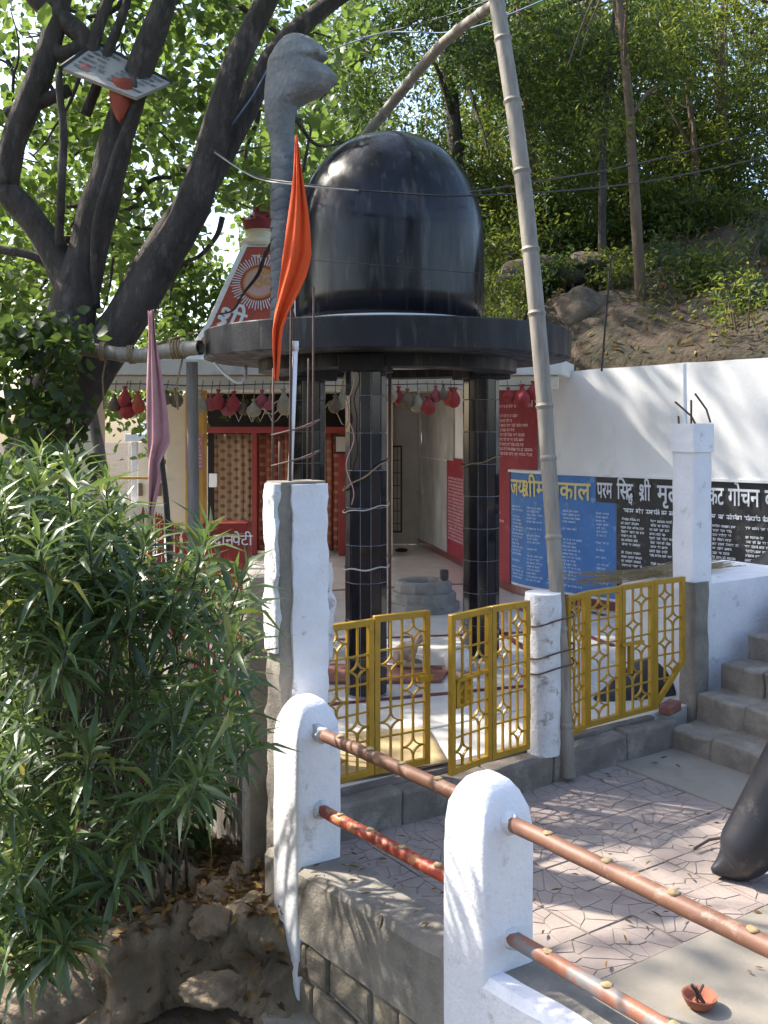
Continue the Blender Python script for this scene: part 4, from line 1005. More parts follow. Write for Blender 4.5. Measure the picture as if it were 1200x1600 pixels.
b = B(); b.box(P(355, 865, 12.4) , (.56, .4, .8)); dn = b.build('donation_box', redwood, bevel=.012); tag(dn, 'red donation box with white lettering before the shrine doors', 'donation box')
v, f = text_multi([('दान', 0, 0, .19), ('पेटी', .23, 0, .19)], .012); pb = P(333, 852, 12.19)
lettering('heading', (v, f), lambda x, y: (pb.x + x, 12.195, pb.z + y), ink, dn)
# dark shoe-like bundle in the passage
b = B(); b.lathe([(.02, 0), (.1, .01), (.11, .04), (.05, .06)], G(627, 862), 12); tag(b.build('dark_cloth_heap', dark, smooth=True), 'small dark heap on the floor of the far passage', 'cloth')

# hanging coconut bundles
bundles = [(178, 628, 22, 'brown'), (193, 622, 26, 'red'), (202, 640, 30, 'red'), (213, 630, 22, 'orange'), (248, 622, 20, 'brown'), (262, 624, 20, 'brown'), (278, 622, 20, 'brown'),
           (316, 630, 22, 'tan'), (329, 634, 22, 'pink'), (341, 630, 24, 'red'), (356, 636, 24, 'pink'), (368, 632, 22, 'red'), (379, 636, 18, 'brown'), (397, 642, 28, 'tan'), (412, 630, 24, 'pink'), (424, 630, 20, 'pink'), (443, 636, 24, 'tan'),
           (521, 630, 20, 'brown'), (534, 632, 22, 'tan'), (611, 622, 20, 'tan'), (622, 622, 18, 'red'), (637, 624, 22, 'brown'), (651, 628, 24, 'tan'), (666, 636, 26, 'red'), (681, 620, 20, 'pink'), (692, 618, 18, 'brown'), (704, 622, 22, 'orange'), (713, 628, 22, 'red'), (796, 618, 22, 'red'), (815, 624, 24, 'red'), (832, 618, 22, 'red')]
ords = ['first', 'second', 'third', 'fourth', 'fifth', 'sixth', 'seventh', 'eighth', 'ninth', 'tenth', 'eleventh', 'twelfth', 'thirteenth', 'fourteenth', 'fifteenth', 'sixteenth', 'seventeenth', 'eighteenth', 'nineteenth', 'twentieth']
ords += ['twenty-' + w for w in ords[:9]] + ['thirtieth', 'thirty-first']
for i, (x, y, s, cname) in enumerate(bundles):
    Yb = 10.95 - .04 * (i % 2); r = s * .5 * Yb / F; c = P(x + random.uniform(-3, 3), y + random.uniform(-4, 6), Yb); top = 2.6; r *= random.uniform(.8, 1.12); sqz = random.uniform(.85, 1.3); tl = random.uniform(-.25, .25)
    t = thing('hanging_coconut', f'{cname} cloth-wrapped coconut under the roof edge, {ords[i]} from the left', 'coconut', c, 'coconut bundles hung along the roof edge')
    b = B(); rings = []
    for rr, z in ((.1, -1.0), (.6, -.85), (.95, -.4), (1, 0), (.85, .45), (.5, .85), (.28, 1.15), (.22, 1.35), (.4, 1.6), (.3, 1.7)):
        rings.append([c + Vector((math.cos(k * .5236) * rr * r * random.uniform(.93, 1.07), math.sin(k * .5236) * rr * r, z * r * sqz)) + Vector((tl * (1.4 - z) * r * .4, 0, 0)) for k in range(12)])
    b.loft(rings); b.build('bundle', clothc[cname], t, smooth=True)
    b = B(); b.tube([c + Vector((0, 0, r * 1.3)), Vector((c.x, 11.04, top))], .006, 5); b.build('string', rope, t)
b = B(); b.tube([(-3.2, 10.96, 2.56)] + [(-3.2 + i * .26, 10.96, 2.55 + .012 * math.sin(i)) for i in range(1, 20)], .006, 5); tag(b.build('hanging_line', darkw), 'thin line strung along the roof edge above the coconut bundles', 'line')

# ================================================================== POLES, FLAG, FENCE
def pole(name, pts, rads, m, label, cat, nodes=.42, n=14, hollow=False, seed=0):
    t = thing(name, label, cat, pts[0]); pp = smooth_path(pts, 10); rr = interp(rads, 10)
    b = B(); tot = 0; P2 = []; R2 = []; nextn = nodes * .6; rr_ = random.Random(seed)
    nodesp = []
    for i in range(len(pp)):
        if i: tot += (pp[i] - pp[i - 1]).length
        P2.append(pp[i]); R2.append(rr[i])
        if nodes and tot > nextn and i < len(pp) - 1: nodesp.append((pp[i], rr[i], (pp[i + 1] - pp[i]).normalized())); nextn += nodes * rr_.uniform(.85, 1.15)
    b.tube(P2, R2, n)
    b.build('pole', m, t, smooth=50)
    for p, r, d in nodesp:
        b = B(); b.tube([p - d * .022, p - d * .009, p + d * .003, p + d * .012, p + d * .024], [r * 1.0, r * 1.08, r * 1.16, r * 1.06, r * .99], n); b.build('node_ring', m, t, smooth=50)
    return t
pole('bamboo_pole', [P(888, 1213, 6.5), P(872, 950, 6.58), P(845, 560, 6.75), P(812, 240, 6.9), P(776, 0, 7.05), P(755, -140, 7.15)], [.05, .049, .056, .058, .056, .05], bamboo, 'tall leaning bamboo pole tied to the round gate post', 'pole', .52)
pole('bamboo_pole', [P(566, 218, 9.15), P(618, 155, 8.9), P(690, 70, 8.2), P(772, 6, 7.2)], [.045, .047, .044, .038], bamboo, 'slanting bamboo pole from behind the dome to the tall pole', 'pole', .45, seed=3)
# rope binding post and bamboo
for z in (.52, .62, .83):
    b = B(); ca = L(1.66, -.07, z); cb = P(868, 1000, 6.57); cb.z = z; ctr = (ca + cb) / 2; dv = (cb - ca); hl = dv.length / 2 + .125; dv.normalize(); dn_ = Vector((-dv.y, dv.x, 0))
    b.tube([ctr + dv * math.cos(t) * hl + dn_ * math.sin(t) * .132 + Vector((0, 0, .03 * math.cos(t) + .01 * math.sin(3 * t))) for t in [i * 2 * math.pi / 30 for i in range(31)]], .0055, 6)
    tag(b.build('binding_wire', rust, smooth=True), {.52: 'lowest', .62: 'middle', .83: 'highest'}[z] + ' wire binding the bamboo pole to the round gate post', 'wire', 'wires round the gate post')
FP = lambda Y: Vector((-.52 - .378 * (Y - 5.7), Y, 0))
pole('wooden_post', [P(304, 1010, 8.3), P(302, 750, 8.3), P(300, 566, 8.3)], [.052, .05, .048], oldwood, 'grey upright wooden post carrying the horizontal log', 'post', 0)
tlog = thing('horizontal_log', 'hollow pale bamboo log tied to the tree and the wooden post', 'log', P(220, 550, 8.3))
pp = smooth_path([P(105, 540, 8.7), P(150, 548, 8.55), P(215, 556, 8.4), P(262, 548, 8.3), P(313, 543, 8.15)], 8)
b = B(); rr = [.062] * len(pp)
inner = [p for p in pp[::-1]][:3]
b.tube(pp, rr, 14, cap=False); b.tube(inner, [.05] * 3, 14, cap=False)
b.build('log', bamboo, tlog, smooth=50)
b = B(); b.tube([pp[-3], pp[-4]], [.049, .049], 14); b.build('shade_plug', dark, tlog)  # near-black plug stands in for the shade inside the hollow end
for k in (5, 13, 21, 28):
    p = pp[k]; d = (pp[k + 1] - pp[k]).normalized(); b = B(); b.tube([p - d * .02, p, p + d * .02], [.063, .07, .063], 14); b.build('node_ring', bamboo, tlog, smooth=50)
def coil(name, c, axis, r, h, turns, m, rad, label, tail=None):
    axis = axis.normalized(); x = axis.orthogonal().normalized(); y = axis.cross(x); b = B()
    n = turns * 14; pts = [c + axis * (h * i / n - h / 2) + x * math.cos(i * 2 * math.pi / 14) * r + y * math.sin(i * 2 * math.pi / 14) * r for i in range(n + 1)]
    if tail: pts += tail
    b.tube(pts, rad, 5); return tag(b.build(name, m), label, 'rope')
ax = pp[-5] - pp[-9]
coil('rope_lashing', P(278, 546, 8.25), Vector((1, 0, .05)), .075, .12, 5, rope, .009, 'rope lashing on the log above the wooden post, with a long tail', [P(276, 600, 8.2), P(278, 640, 8.2), P(272, 610, 8.18)])
coil('rope_lashing', P(206, 554, 8.42), Vector((1, 0, .1)), .075, .06, 3, rope, .008, 'rope lashing halfway along the log, left of the pink flag')
coil('rope_lashing', P(161, 549, 8.5), Vector((1, 0, -.1)), .075, .05, 3, rope, .008, 'rope lashing on the log next to the tree trunk', [P(160, 590, 8.5), P(163, 640, 8.5)])
b = B(); b.tube(smooth_path([P(334, 566, 8.2), P(352, 585, 8.2), P(372, 598, 8.2), P(383, 590, 8.25), P(384, 572, 8.4)], 5), .013, 8); tag(b.build('bent_grey_conduit', pvc, smooth=True), 'short bent grey conduit under the left rim of the slab', 'conduit')
pole('leaning_stick', [P(175, 830, 9.6), P(158, 720, 9.6), P(141, 632, 9.6)], [.06, .055, .05], oldwood, 'thick leaning stick before the cream column', 'stick', 0)
pole('flag_stick', [P(268, 960, 6.6), P(261, 800, 6.55), P(250, 690, 6.5), P(237, 486, 6.45)], [.02, .02, .018, .014], mat('black stick', (.03, .025, .025), (.02, .018, .018), 8, .7, .2), 'dark stick carrying the faded pink flag', 'stick', 0)
flag('pink_flag', [(485, 231, 241), (520, 231, 243), (560, 230, 248), (600, 229, 255), (650, 229, 263), (690, 230, 267), (705, 231, 260), (725, 232, 250), (745, 232, 252), (770, 233, 246), (795, 234, 240), (815, 235, 237)], 6.4, pink, .028, 'faded pink pennant hanging on a dark stick at the left')
# red picket fence on the left edge of the floor
fe = thing('red_picket_fence', 'red metal picket fence along the left edge of the temple floor', 'fence', FP(8))
for z in (.18, .62, .98):
    b = B(); b.tube([FP(5.9) + Vector((-.03, 0, z)), FP(11.6) + Vector((-.03, 0, z))], .014, 6); b.build('fence_rail', redfence, fe)
pk = B(); pk.box((0, 0, .53), (.015, .015, 1.06)); pk.add([(-.02, -.005, 1.06), (.02, -.005, 1.06), (.02, .005, 1.06), (-.02, .005, 1.06), (0, 0, 1.14)], [(0,3,2,1),(0,1,4),(1,2,4),(2,3,4),(3,0,4)])
pkm = pk.mesh('picket', redfence)
n = 46
for i in range(n):
    Yp = 5.95 + 5.6 * i / (n - 1)
    inst('picket', pkm, Matrix.Translation(FP(Yp) + Vector((-.055, 0, .03))) @ Matrix.Rotation(random.uniform(-.04, .04), 4, 'Y'), fe)
# short grey wall end behind the tall pillar
b = B(); c = FP(6.05); b.prism([(c.x - .16, c.y - .2), (c.x + .1, c.y - .1), (c.x + .02, c.y + .25), (c.x - .24, c.y + .15)], -1.5, 1.22)
gw = b.build('grey_wall_end', cement, bevel=.05, seg=3, rough=.01, rs=7); tag(gw, 'grey cement wall end with a pale rounded top beside the tall pillar', 'wall')

# ================================================================== TREES
def make_tree(name, label, limbs, m, leaves, leafm, tmpl, group=None):
    """limbs: list of (points, radii); leaves: (pos, dirs, rolls, sizes, lv)"""
    t = thing(name, label, 'tree', limbs[0][0][0], group)
    b = B()
    for pts, rads in limbs: limb(b, pts, rads)
    b.build('trunk', m, t, smooth=True)
    if leaves is not None:
        pos, d, ro, sz, lv = leaves
        tag(link('crown', leaf_mesh('crown', pos, d, ro, sz, tmpl, leafm, lv), t), kind='stuff')
    return t
Y1 = 9.0
def T(x, y, Y=Y1): return P(x, y, Y)
limbs = [([T(30, 900), T(45, 760), T(75, 640), T(105, 520), T(125, 430), T(155, 320), T(190, 190), T(225, 90), T(262, -20), T(300, -160)], [.34, .3, .27, .23, .2, .17, .145, .125, .11, .08]),
         ([T(70, 690), T(135, 590), T(215, 470), T(290, 345), T(325, 250), T(365, 110), T(425, -20), T(480, -160)], [.26, .23, .19, .165, .14, .12, .1, .08]),
         ([T(175, 520, 9.1), T(250, 390, 9.2), T(325, 275, 9.3), T(395, 150, 9.4), T(450, 60, 9.5), T(545, -15, 9.6), T(640, -80, 9.7)], [.15, .15, .14, .12, .1, .075, .05]),
         ([T(118, 470), T(80, 390), T(35, 325), T(0, 290), T(-60, 250)], [.16, .14, .12, .11, .09]),
         ([T(10, 290), T(25, 210), T(60, 120), T(85, 40), T(110, -60)], [.11, .12, .115, .1, .08]),
         ([T(70, 70), T(100, 85), T(130, 60), T(60, 0), T(30, -60)], [.07, .08, .09, .1, .1]),
         ([T(130, 120), T(150, 55), T(170, -10)], [.09, .06, .05]),
         ([T(135, 180), T(160, 110), T(185, 40), T(215, -60)], [.05, .05, .04, .03]),
         ([T(150, 480), T(148, 400, 8.8), T(155, 320, 8.7), T(205, 180, 8.7), T(210, 120, 8.8)], [.045, .04, .035, .03, .02]),
         ([T(120, 450), T(150, 395, 8.9), T(150, 340, 8.9), T(185, 235, 8.9)], [.05, .04, .035, .025]),
         ([T(90, 420), T(95, 300, 8.7), T(98, 200, 8.7), T(92, 110, 8.7)], [.04, .04, .035, .03]),
         ([T(10, 180), T(60, 160), T(110, 140)], [.07, .065, .06]),
         ([T(300, 330), T(330, 200), T(350, 150), T(390, 60)], [.06, .05, .04, .02]),
         ([T(0, 390), T(50, 400), T(110, 430)], [.04, .04, .05])]
# thin twigs among the crown
rt = random.Random(11)
for k in range(46):
    x, y = rt.uniform(-20, 460), rt.uniform(-30, 420); Yq = rt.uniform(9.6, 12.5); pts = [P(x, y, Yq)]
    an = rt.uniform(0, 6.28)
    for j in range(5):
        an += rt.uniform(-.6, .6); x += math.cos(an) * rt.uniform(20, 45); y += math.sin(an) * rt.uniform(20, 45); pts.append(P(x, y, Yq + .05 * j))
    r0 = rt.uniform(.012, .04); limbs.append((pts, [r0 * (1 - .15 * j) for j in range(6)]))
def in_gap(p):                                  # keep the limbs readable: no leaves in front of them
    return p.y > 9.5 or p.x < -.41 * p.y or p.z > CZ + .45 * p.y
tw = clumpy(1020, (-6.2, 9.7, 3.0), (-.2, 14.5, 7.9), .7, -.02)
tw2 = clumpy(330, (-8, 5.5, 4.6), (-1.5, 10.5, 8.6), .8, .02, lambda p: p.x < -.41 * p.y or p.z > CZ + .46 * p.y)
tw3 = clumpy(170, (-1.6, 6.5, 5.8), (3.2, 12, 8.2), .8, .08, lambda p: p.z > CZ + .46 * p.y)
def ok(p):
    px, py = 600 + F * p[0] / p[1], HZ - F * (p[2] - CZ) / p[1]
    if p[1] < 13.4 and px > 300 and py > 300: return False          # the spire stands clear of the crown
    if py > 505 and px > 90: return False
    if p[1] < 9.7 and px > -30 and px < 1230 and py > -30: return False
    for zc, x0, x1, y0, y1, pr in ((1.0, -2.8, -.4, 3.2, 5.6, .97), (.3, -.9, 1.0, 3.4, 5.6, .6), (2.2, 2.8, 5.5, 8.3, 10.6, .7)):       # sunlit places: thin the leaves above them
        k = (p[2] - zc) / sdir.z; gx, gy = p[0] - sdir.x * k, p[1] - sdir.y * k
        if x0 < gx < x1 and y0 < gy < y1 and random.random() < pr: return False
    return True
tws = np.array([p for p in np.concatenate([tw, tw2, tw3]) if ok(p)])
lvs = clump_leaves(tws, 15, .3, .135)
make_tree('big_dark_tree', 'big dark-limbed broadleaf tree leaning over the shrine at the left', limbs, bark, lvs, lf_broad, T_BROAD)
# a paler low tree behind the porch and one beyond it
def simple_tree(name, label, base, height, lean, crown_c, crown_r, ntw, per, size, leafm, tmpl, m=bark2, r0=.12, freq=.6, th=.1, group='trees in the background', seed=0, nbr=7):
    rr = random.Random(seed + 100); base = Vector(base); top = base + Vector((lean[0], lean[1], height))
    mid = base.lerp(top, .5) + Vector((rr.uniform(-.2, .2), rr.uniform(-.2, .2), 0))
    limbs = [([base - Vector((0, 0, .3)), base.lerp(mid, .5), mid, mid.lerp(top, .5), top], [r0 * 1.25, r0, r0 * .85, r0 * .6, r0 * .25])]
    cc = Vector(crown_c); cr = Vector(crown_r)
    for k in range(nbr):
        s = mid.lerp(top, rr.uniform(0, .8)); e = cc + Vector((rr.uniform(-.8, .8) * cr.x, rr.uniform(-.8, .8) * cr.y, rr.uniform(-.5, .8) * cr.z))
        limbs.append(([s, s.lerp(e, .5) + Vector((0, 0, .15)), e], [r0 * .4, r0 * .25, r0 * .08]))
    def ell(p):
        q = p - cc; return (q.x / cr.x) ** 2 + (q.y / cr.y) ** 2 + (q.z / cr.z) ** 2 < 1 + .35 * noise.noise(p * .9)
    tw = clumpy(ntw, cc - cr * 1.15, cc + cr * 1.15, freq, th, ell)
    lv = clump_leaves(tw, per, size * 2.6, size)
    return make_tree(name, label, limbs, m, lv, leafm, tmpl, group)
gz = ground_z
simple_tree('background_tree', 'sunlit yellow-green tree behind the porch at the far left', (-5.5, 17, -.3), 5, (0, 0), (-5.2, 17.5, 4.4), (3.2, 2.5, 3.0), 420, 14, .15, lf_broad, T_BROAD, seed=1)
simple_tree('background_tree', 'green tree between the red spire and the big tree', (-2.6, 19, -.3), 5, (.3, 0), (-2.7, 19, 4.6), (2.2, 2.2, 3.0), 380, 14, .15, lf_broad, T_BROAD, seed=2)
simple_tree('background_tree', 'dark fine-leaved tree rising right behind the black dome', (1.2, 16.6, 3.4), 7, (-.4, 0), (.5, 16.2, 7.7), (3.0, 2.4, 3.9), 1250, 24, .1, lf_neem, T_LANCE, bark, .16, seed=3)
simple_tree('background_tree', 'dark tree left of the dome behind the cobra statue', (-1.0, 20, 1.0), 8, (0, 0), (-.8, 20, 8.5), (2.6, 2.4, 3.8), 620, 20, .1, lf_neem, T_LANCE, bark, .15, seed=4)
simple_tree('background_tree', 'thick-trunked tree just right of the dome on the bank', (2.3, 16.5, 3.9), 6, (-.1, 0), (2.9, 16.8, 8.0), (2.4, 2.0, 2.6), 650, 20, .1, lf_hill, T_LANCE, bark2, .13, seed=5)
simple_tree('background_tree', 'slender bare-stemmed tree rising above the white wall at the right', P(1008, 566, 13.2), 6.6, (-.45, .2), (3.1, 13.4, 7.7), (1.3, 1.2, 1.9), 200, 14, .11, lf_hill, T_THIN, bark2, .075, seed=6)
simple_tree('background_tree', 'thin dark double-stemmed tree behind the leaning bamboo', P(940, 520, 14.5), 5.5, (.25, 0), (3.5, 15.2, 8.1), (1.6, 1.5, 2.0), 260, 16, .1, lf_neem, T_LANCE, bark, .06, seed=7)
simple_tree('background_tree', 'brown straight-trunked tree high on the slope at the right', (6.4, 18.2, 5.3), 6, (-.1, 0), (6.6, 18.4, 8.6), (2.8, 2.2, 3.2), 800, 18, .11, lf_hill, T_LANCE, bark2, .12, seed=8)
simple_tree('background_tree', 'bright green tree at the upper right corner', (7.6, 15.6, 4.6), 5, (-.2, 0), (6.0, 15.4, 7.6), (2.2, 1.5, 1.8), 420, 16, .11, lf_hill, T_THIN, bark2, .09, seed=9)
simple_tree('background_tree', 'dense tree filling the slope between dome and slender tree', (4.2, 20, 6.2), 6, (0, 0), (4.2, 20, 7.8), (3.6, 2.2, 3.6), 1100, 18, .12, lf_neem, T_LANCE, bark, .14, seed=10)
simple_tree('background_tree', 'dense dark tree behind the right slope', (9.2, 22, 7), 6, (0, 0), (8.2, 22, 8.8), (4.0, 2.5, 4.2), 1000, 18, .13, lf_neem, T_LANCE, bark, .14, seed=11)
simple_tree('background_tree', 'tall pale green tree at the top centre', (2.5, 24, 7), 7, (0, 0), (2.4, 24, 11), (4.5, 2.5, 4.5), 900, 18, .14, lf_hill, T_LANCE, bark2, .15, seed=12)
# shrubs along the top of the bank
simple_tree('background_tree', 'dark spreading tree whose branches overhang the bank right of the dome', (2.6, 18.6, 4.6), 5, (-.2, -1), (1.9, 15.2, 8.6), (2.6, 2.0, 1.7), 420, 20, .1, lf_neem, T_LANCE, bark, .11, seed=14)
simple_tree('background_tree', 'pale yellow-green tree halfway up the right slope', (5.2, 17.2, 4.6), 4, (0, 0), (5.0, 17.0, 7.6), (1.5, 1.2, 2.4), 230, 18, .11, lf_hill, T_THIN, bark2, .08, seed=15)
for k, (x, y, w) in enumerate([(-5.5, -7, 'left'), (.5, -9, 'middle'), (6.5, -6.5, 'right')]):  # unseen trees added behind the camera as something dark for the dome to reflect
    simple_tree('background_tree', w + ' tree added out of view behind the camera, for the dome to reflect', (x, y, -1), 6, (.2, 0), (x, y, 5.0), (3.2, 2.2, 4.2), 420, 14, .2, lf_neem, T_BROAD, bark, .17, seed=30 + k)
def shrub(label, c, r, ntw, per, size, leafm, tmpl, seed):
    c = Vector(c); r = Vector(r); t = thing('shrub', label, 'shrub', (c.x, c.y, c.z - r.z), 'shrubs on the bank')
    b = B(); rr = random.Random(seed)
    for k in range(6): b.tube([Vector((c.x, c.y, c.z - r.z - .2)), c + Vector((rr.uniform(-.5, .5) * r.x, rr.uniform(-.5, .5) * r.y, rr.uniform(0, .7) * r.z))], [.025, .008], 5)
    b.build('stems', bark2, t)
    tw = clumpy(ntw, c - r * 1.1, c + r * 1.1, 1.1, .02, lambda p: ((p.x - c.x) / r.x) ** 2 + ((p.y - c.y) / r.y) ** 2 + ((p.z - c.z) / r.z) ** 2 < 1.1)
    pos, d, ro, sz, lv = clump_leaves(tw, per, size * 2.6, size)
    tag(link('foliage', leaf_mesh('foliage', pos, d, ro, sz, tmpl, leafm, lv), t), kind='stuff')
rs = random.Random(5)
places = ['just right of the dome', 'behind the tall bamboo', 'right of the bamboo', 'left of the slender trunk', 'behind the slender trunk', 'right of the slender trunk', 'under the straight brown trunk', 'at the right edge of the bank', 'far up the slope behind the dome', 'far up the slope at centre right', 'far up the slope at the right', 'highest up at the right edge']
for i, (px, py, Y, rx, rz) in enumerate([(775, 400, 15.5, .9, .8), (850, 370, 16.5, 1.1, .9), (910, 350, 17, 1.3, 1.1), (960, 345, 17.5, 1.4, 1.2), (1020, 365, 17, 1.3, 1.0), (1080, 375, 16.5, 1.2, .8), (1150, 375, 15.5, 1.2, .8), (1195, 410, 14, .9, .7), (800, 290, 19, 1.6, 1.7), (900, 280, 19, 1.8, 1.8), (1030, 260, 19.5, 2.0, 1.9), (1160, 250, 19, 2.0, 1.9)]):
    shrub('leafy shrub on the bank ' + places[i], P(px, py, Y), (rx, rx, rz), int(90 * rx * (rz + .4)), 20, .11, [lf_hill, lf_neem][i % 2], T_LANCE, i)
for i, (x, y, Y, rr_) in enumerate([(1060, 500, 12.6, .42), (1120, 470, 12.9, .6), (1180, 470, 12.4, .6), (880, 445, 14.4, .55), (975, 440, 14.2, .65), (1050, 425, 14.6, .7), (1120, 420, 14.4, .7)]):
    shrub('small weed tuft on the bank, ' + ['just above the wall right of the slender trunk', 'above the wall near the right edge', 'at the right edge halfway up the bank', 'behind the boulders', 'left of the slender trunk foot', 'right of the slender trunk halfway up', 'under the straight brown trunk'][i], P(x, y, Y), (rr_, rr_, rr_ * .65), int(120 * rr_), 15, .085, [lf_hill, lf_neem][i % 2], T_LANCE, 60 + i)
for i, (x, y, Y, a_, c_) in enumerate([(1065, 455, 13.4, .7, .5), (1150, 455, 13.0, .8, .6), (985, 470, 13.9, .5, .35), (870, 455, 14.6, .6, .4), (1200, 500, 11.9, .6, .5), (795, 470, 13.6, .5, .4)]):
    shrub('dark leafy bush low on the bank, ' + ['right of the slender trunk', 'below the straight brown trunk', 'at the foot of the slender trunk', 'behind the large boulder', 'at the right edge just above the wall', 'close to the dome'][i], P(x, y, Y), (a_, a_ * .8, c_), int(150 * a_), 16, .095, [lf_neem, lf_hill][i % 2], T_LANCE, 80 + i)
shrub('sparse green weed overhanging the white wall at the right edge', P(1165, 500, 11.5), (.6, .5, .55), 40, 12, .08, lf_hill, T_LANCE, 40)
shrub('small green weed at the foot of the bank right of the dome', P(805, 490, 12.8), (.35, .3, .16), 22, 12, .07, lf_hill, T_LANCE, 41)
# boulders on the bank
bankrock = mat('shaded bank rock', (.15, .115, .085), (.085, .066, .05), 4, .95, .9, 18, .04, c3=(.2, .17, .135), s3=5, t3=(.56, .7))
def boulder(label, c, r, seed, name='boulder', m=bankrock, group='boulders on the bank', cat='boulder', sub=3):
    bm = bmesh.new(); bmesh.ops.create_icosphere(bm, subdivisions=sub, radius=1)
    me = bpy.data.meshes.new(name)
    for v in bm.verts:
        p = v.co.copy(); k = 1 + .28 * noise.noise(p * 1.2 + Vector((seed, 0, 0))) + .34 * abs(noise.noise(p * 2.3 + Vector((0, seed, 0)))) + .09 * noise.noise(p * 6) + .05 * noise.noise(p * 13) + .03 * noise.noise(p * 25)
        v.co = Vector((p.x * r[0], p.y * r[1], p.z * r[2])) * k + Vector(c)
    bm.to_mesh(me); bm.free(); me.materials.append(m)
    for p in me.polygons: p.use_smooth = True
    return tag(link(name, me), label, cat, group)
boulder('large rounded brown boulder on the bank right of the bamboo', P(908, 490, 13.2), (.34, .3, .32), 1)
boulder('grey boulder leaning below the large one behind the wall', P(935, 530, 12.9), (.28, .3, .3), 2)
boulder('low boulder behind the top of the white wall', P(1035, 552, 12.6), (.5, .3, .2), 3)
b = B(); vs = []; n = 10
for j in range(n + 1):
    for i in range(n + 1):
        p = P(985 + 40 * i / n, 526 + 14 * (i / n), 12.75 + .2 * j / n); p.z += .03 * j / n + .02 * noise.noise(p * 11); vs.append(p)
b.add(vs, [(j * 11 + i, j * 11 + i + 1, j * 11 + 12 + i, j * 11 + 11 + i) for j in range(n) for i in range(n)]); o = b.build('white_rag', pvc, smooth=True); md = o.modifiers.new('t', 'SOLIDIFY'); md.thickness = .008; tag(o, 'crumpled white plastic scrap on the bank above the wall', 'litter')
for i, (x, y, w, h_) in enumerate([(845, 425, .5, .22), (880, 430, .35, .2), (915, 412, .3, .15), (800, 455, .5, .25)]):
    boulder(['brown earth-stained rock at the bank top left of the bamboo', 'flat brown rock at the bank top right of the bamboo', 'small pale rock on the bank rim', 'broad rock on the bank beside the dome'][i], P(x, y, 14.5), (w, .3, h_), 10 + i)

def dry_bush(label, c, r, n, seed):
    rr = random.Random(seed); c = Vector(c); b = B()
    for k in range(n):
        p = c + Vector((rr.uniform(-.3, .3) * r, rr.uniform(-.3, .3) * r, 0)); d = Vector((rr.gauss(0, .5), rr.gauss(0, .4), 1)).normalized(); pts = [p]
        for j in range(5):
            d = (d + Vector((rr.gauss(0, .25), rr.gauss(0, .25), rr.gauss(-.02, .15)))).normalized(); p = p + d * r * rr.uniform(.2, .38); pts.append(p)
            if j > 0 and rr.random() < .8: b.tube([p, p + Vector((rr.gauss(0, .3), rr.gauss(0, .3), rr.uniform(.05, .3))) * r], [.004, .002], 3)
        b.tube(pts, [.008, .007, .006, .005, .004, .003], 4)
    t = tag(b.build('dry_twig_bush', mat('dry twigs', (.09, .07, .05), (.06, .048, .035), 9, .9, 0)), label, 'bush', 'dry twig bushes on the bank')
dry_bush('bare twiggy bush on the bank at the right edge', P(1130, 520, 12.4), .7, 9, 1)
dry_bush('bare twiggy bush higher on the bank right of the slender tree', P(1080, 460, 13.6), .6, 8, 2)
dry_bush('low bare twigs between the boulders and the slender tree', P(975, 520, 13.0), .5, 12, 3)
dry_bush('bare twigs at the top right of the bank', P(1190, 450, 12.8), .7, 8, 4)
N = 2600
qs = [(random.uniform(1.5, 9), random.uniform(10.2, 19)) for _ in range(N * 2)]; qs = [(x, y) for x, y in qs if y > yb(x) + .4][:N]
pos = np.array([(x, y, ground_z(x, y) + .02) for x, y in qs]); N = len(pos); d = rng.normal(size=(N, 3)); d[:, 2] = np.abs(d[:, 2]) * .5
tag(link('bank_litter', leaf_mesh('bank_litter', pos, d, rng.normal(size=N), rng.uniform(.05, .14, N), T_LANCE, lf_dry)), 'dry leaves and grass strewn over the earth bank', 'leaf litter', kind='stuff')
# signboard and red cloth in the tree
sg = thing('tree_signboard', 'white lettered signboard with a dark edge fixed up in the big tree', 'sign', P(185, 120, 8.75))
c0, c1, c2, c3 = P(95, 105, 8.6), P(150, 66, 9.05), P(268, 128, 9.05), P(213, 152, 8.6)
def bil(x, y): return (c0.lerp(c3, x)).lerp(c1.lerp(c2, x), y)
nrm = (c3 - c0).cross(c1 - c0).normalized()
if nrm.dot(Vector((0, 0, CZ)) - c0) < 0: nrm = -nrm
b = B(); b.add([c0, c3, c2, c1] + [p - nrm * .03 for p in (c0, c3, c2, c1)], [(0,1,2,3),(7,6,5,4),(0,4,5,1),(1,5,6,2),(2,6,7,3),(3,7,4,0)]); b.build('board', signm, sg)
b = B()
for p, q in ((c1, c2), (c0, c1)): b.tube([p - nrm * .01, q - nrm * .01], .025, 6)
b.build('board_edge', darkw, sg)
lettering('small_writing', scribble([(.06, .42), (.5, .98)], .2, .88, .13, .075, rd, 0), lambda x, y: bil(x, y) + nrm * .004, inkgrey, sg)
v, f = text_mesh('ॐ', .16, .01); lettering('emblem', ([(a + .12, b + .2) for a, b in v], f), lambda x, y: bil(x, y) + nrm * .005, inkred, sg)
v, f = text_mesh('ॐ', .16, .01); lettering('emblem', ([(a + .66, b + .06) for a, b in v], f), lambda x, y: bil(x, y) + nrm * .005, inkred, sg)
b = B(); vs = []
for j in range(9):
    t = j / 8; w = math.sin(math.pi * min(1, .25 + t * .75)) ** .8
    for i in range(5): vs.append(P(190 - 18 * w + i / 4 * 36 * w - 2 * t, 122 + 70 * t, 8.7 - .06 * math.sin(i / 4 * math.pi)))
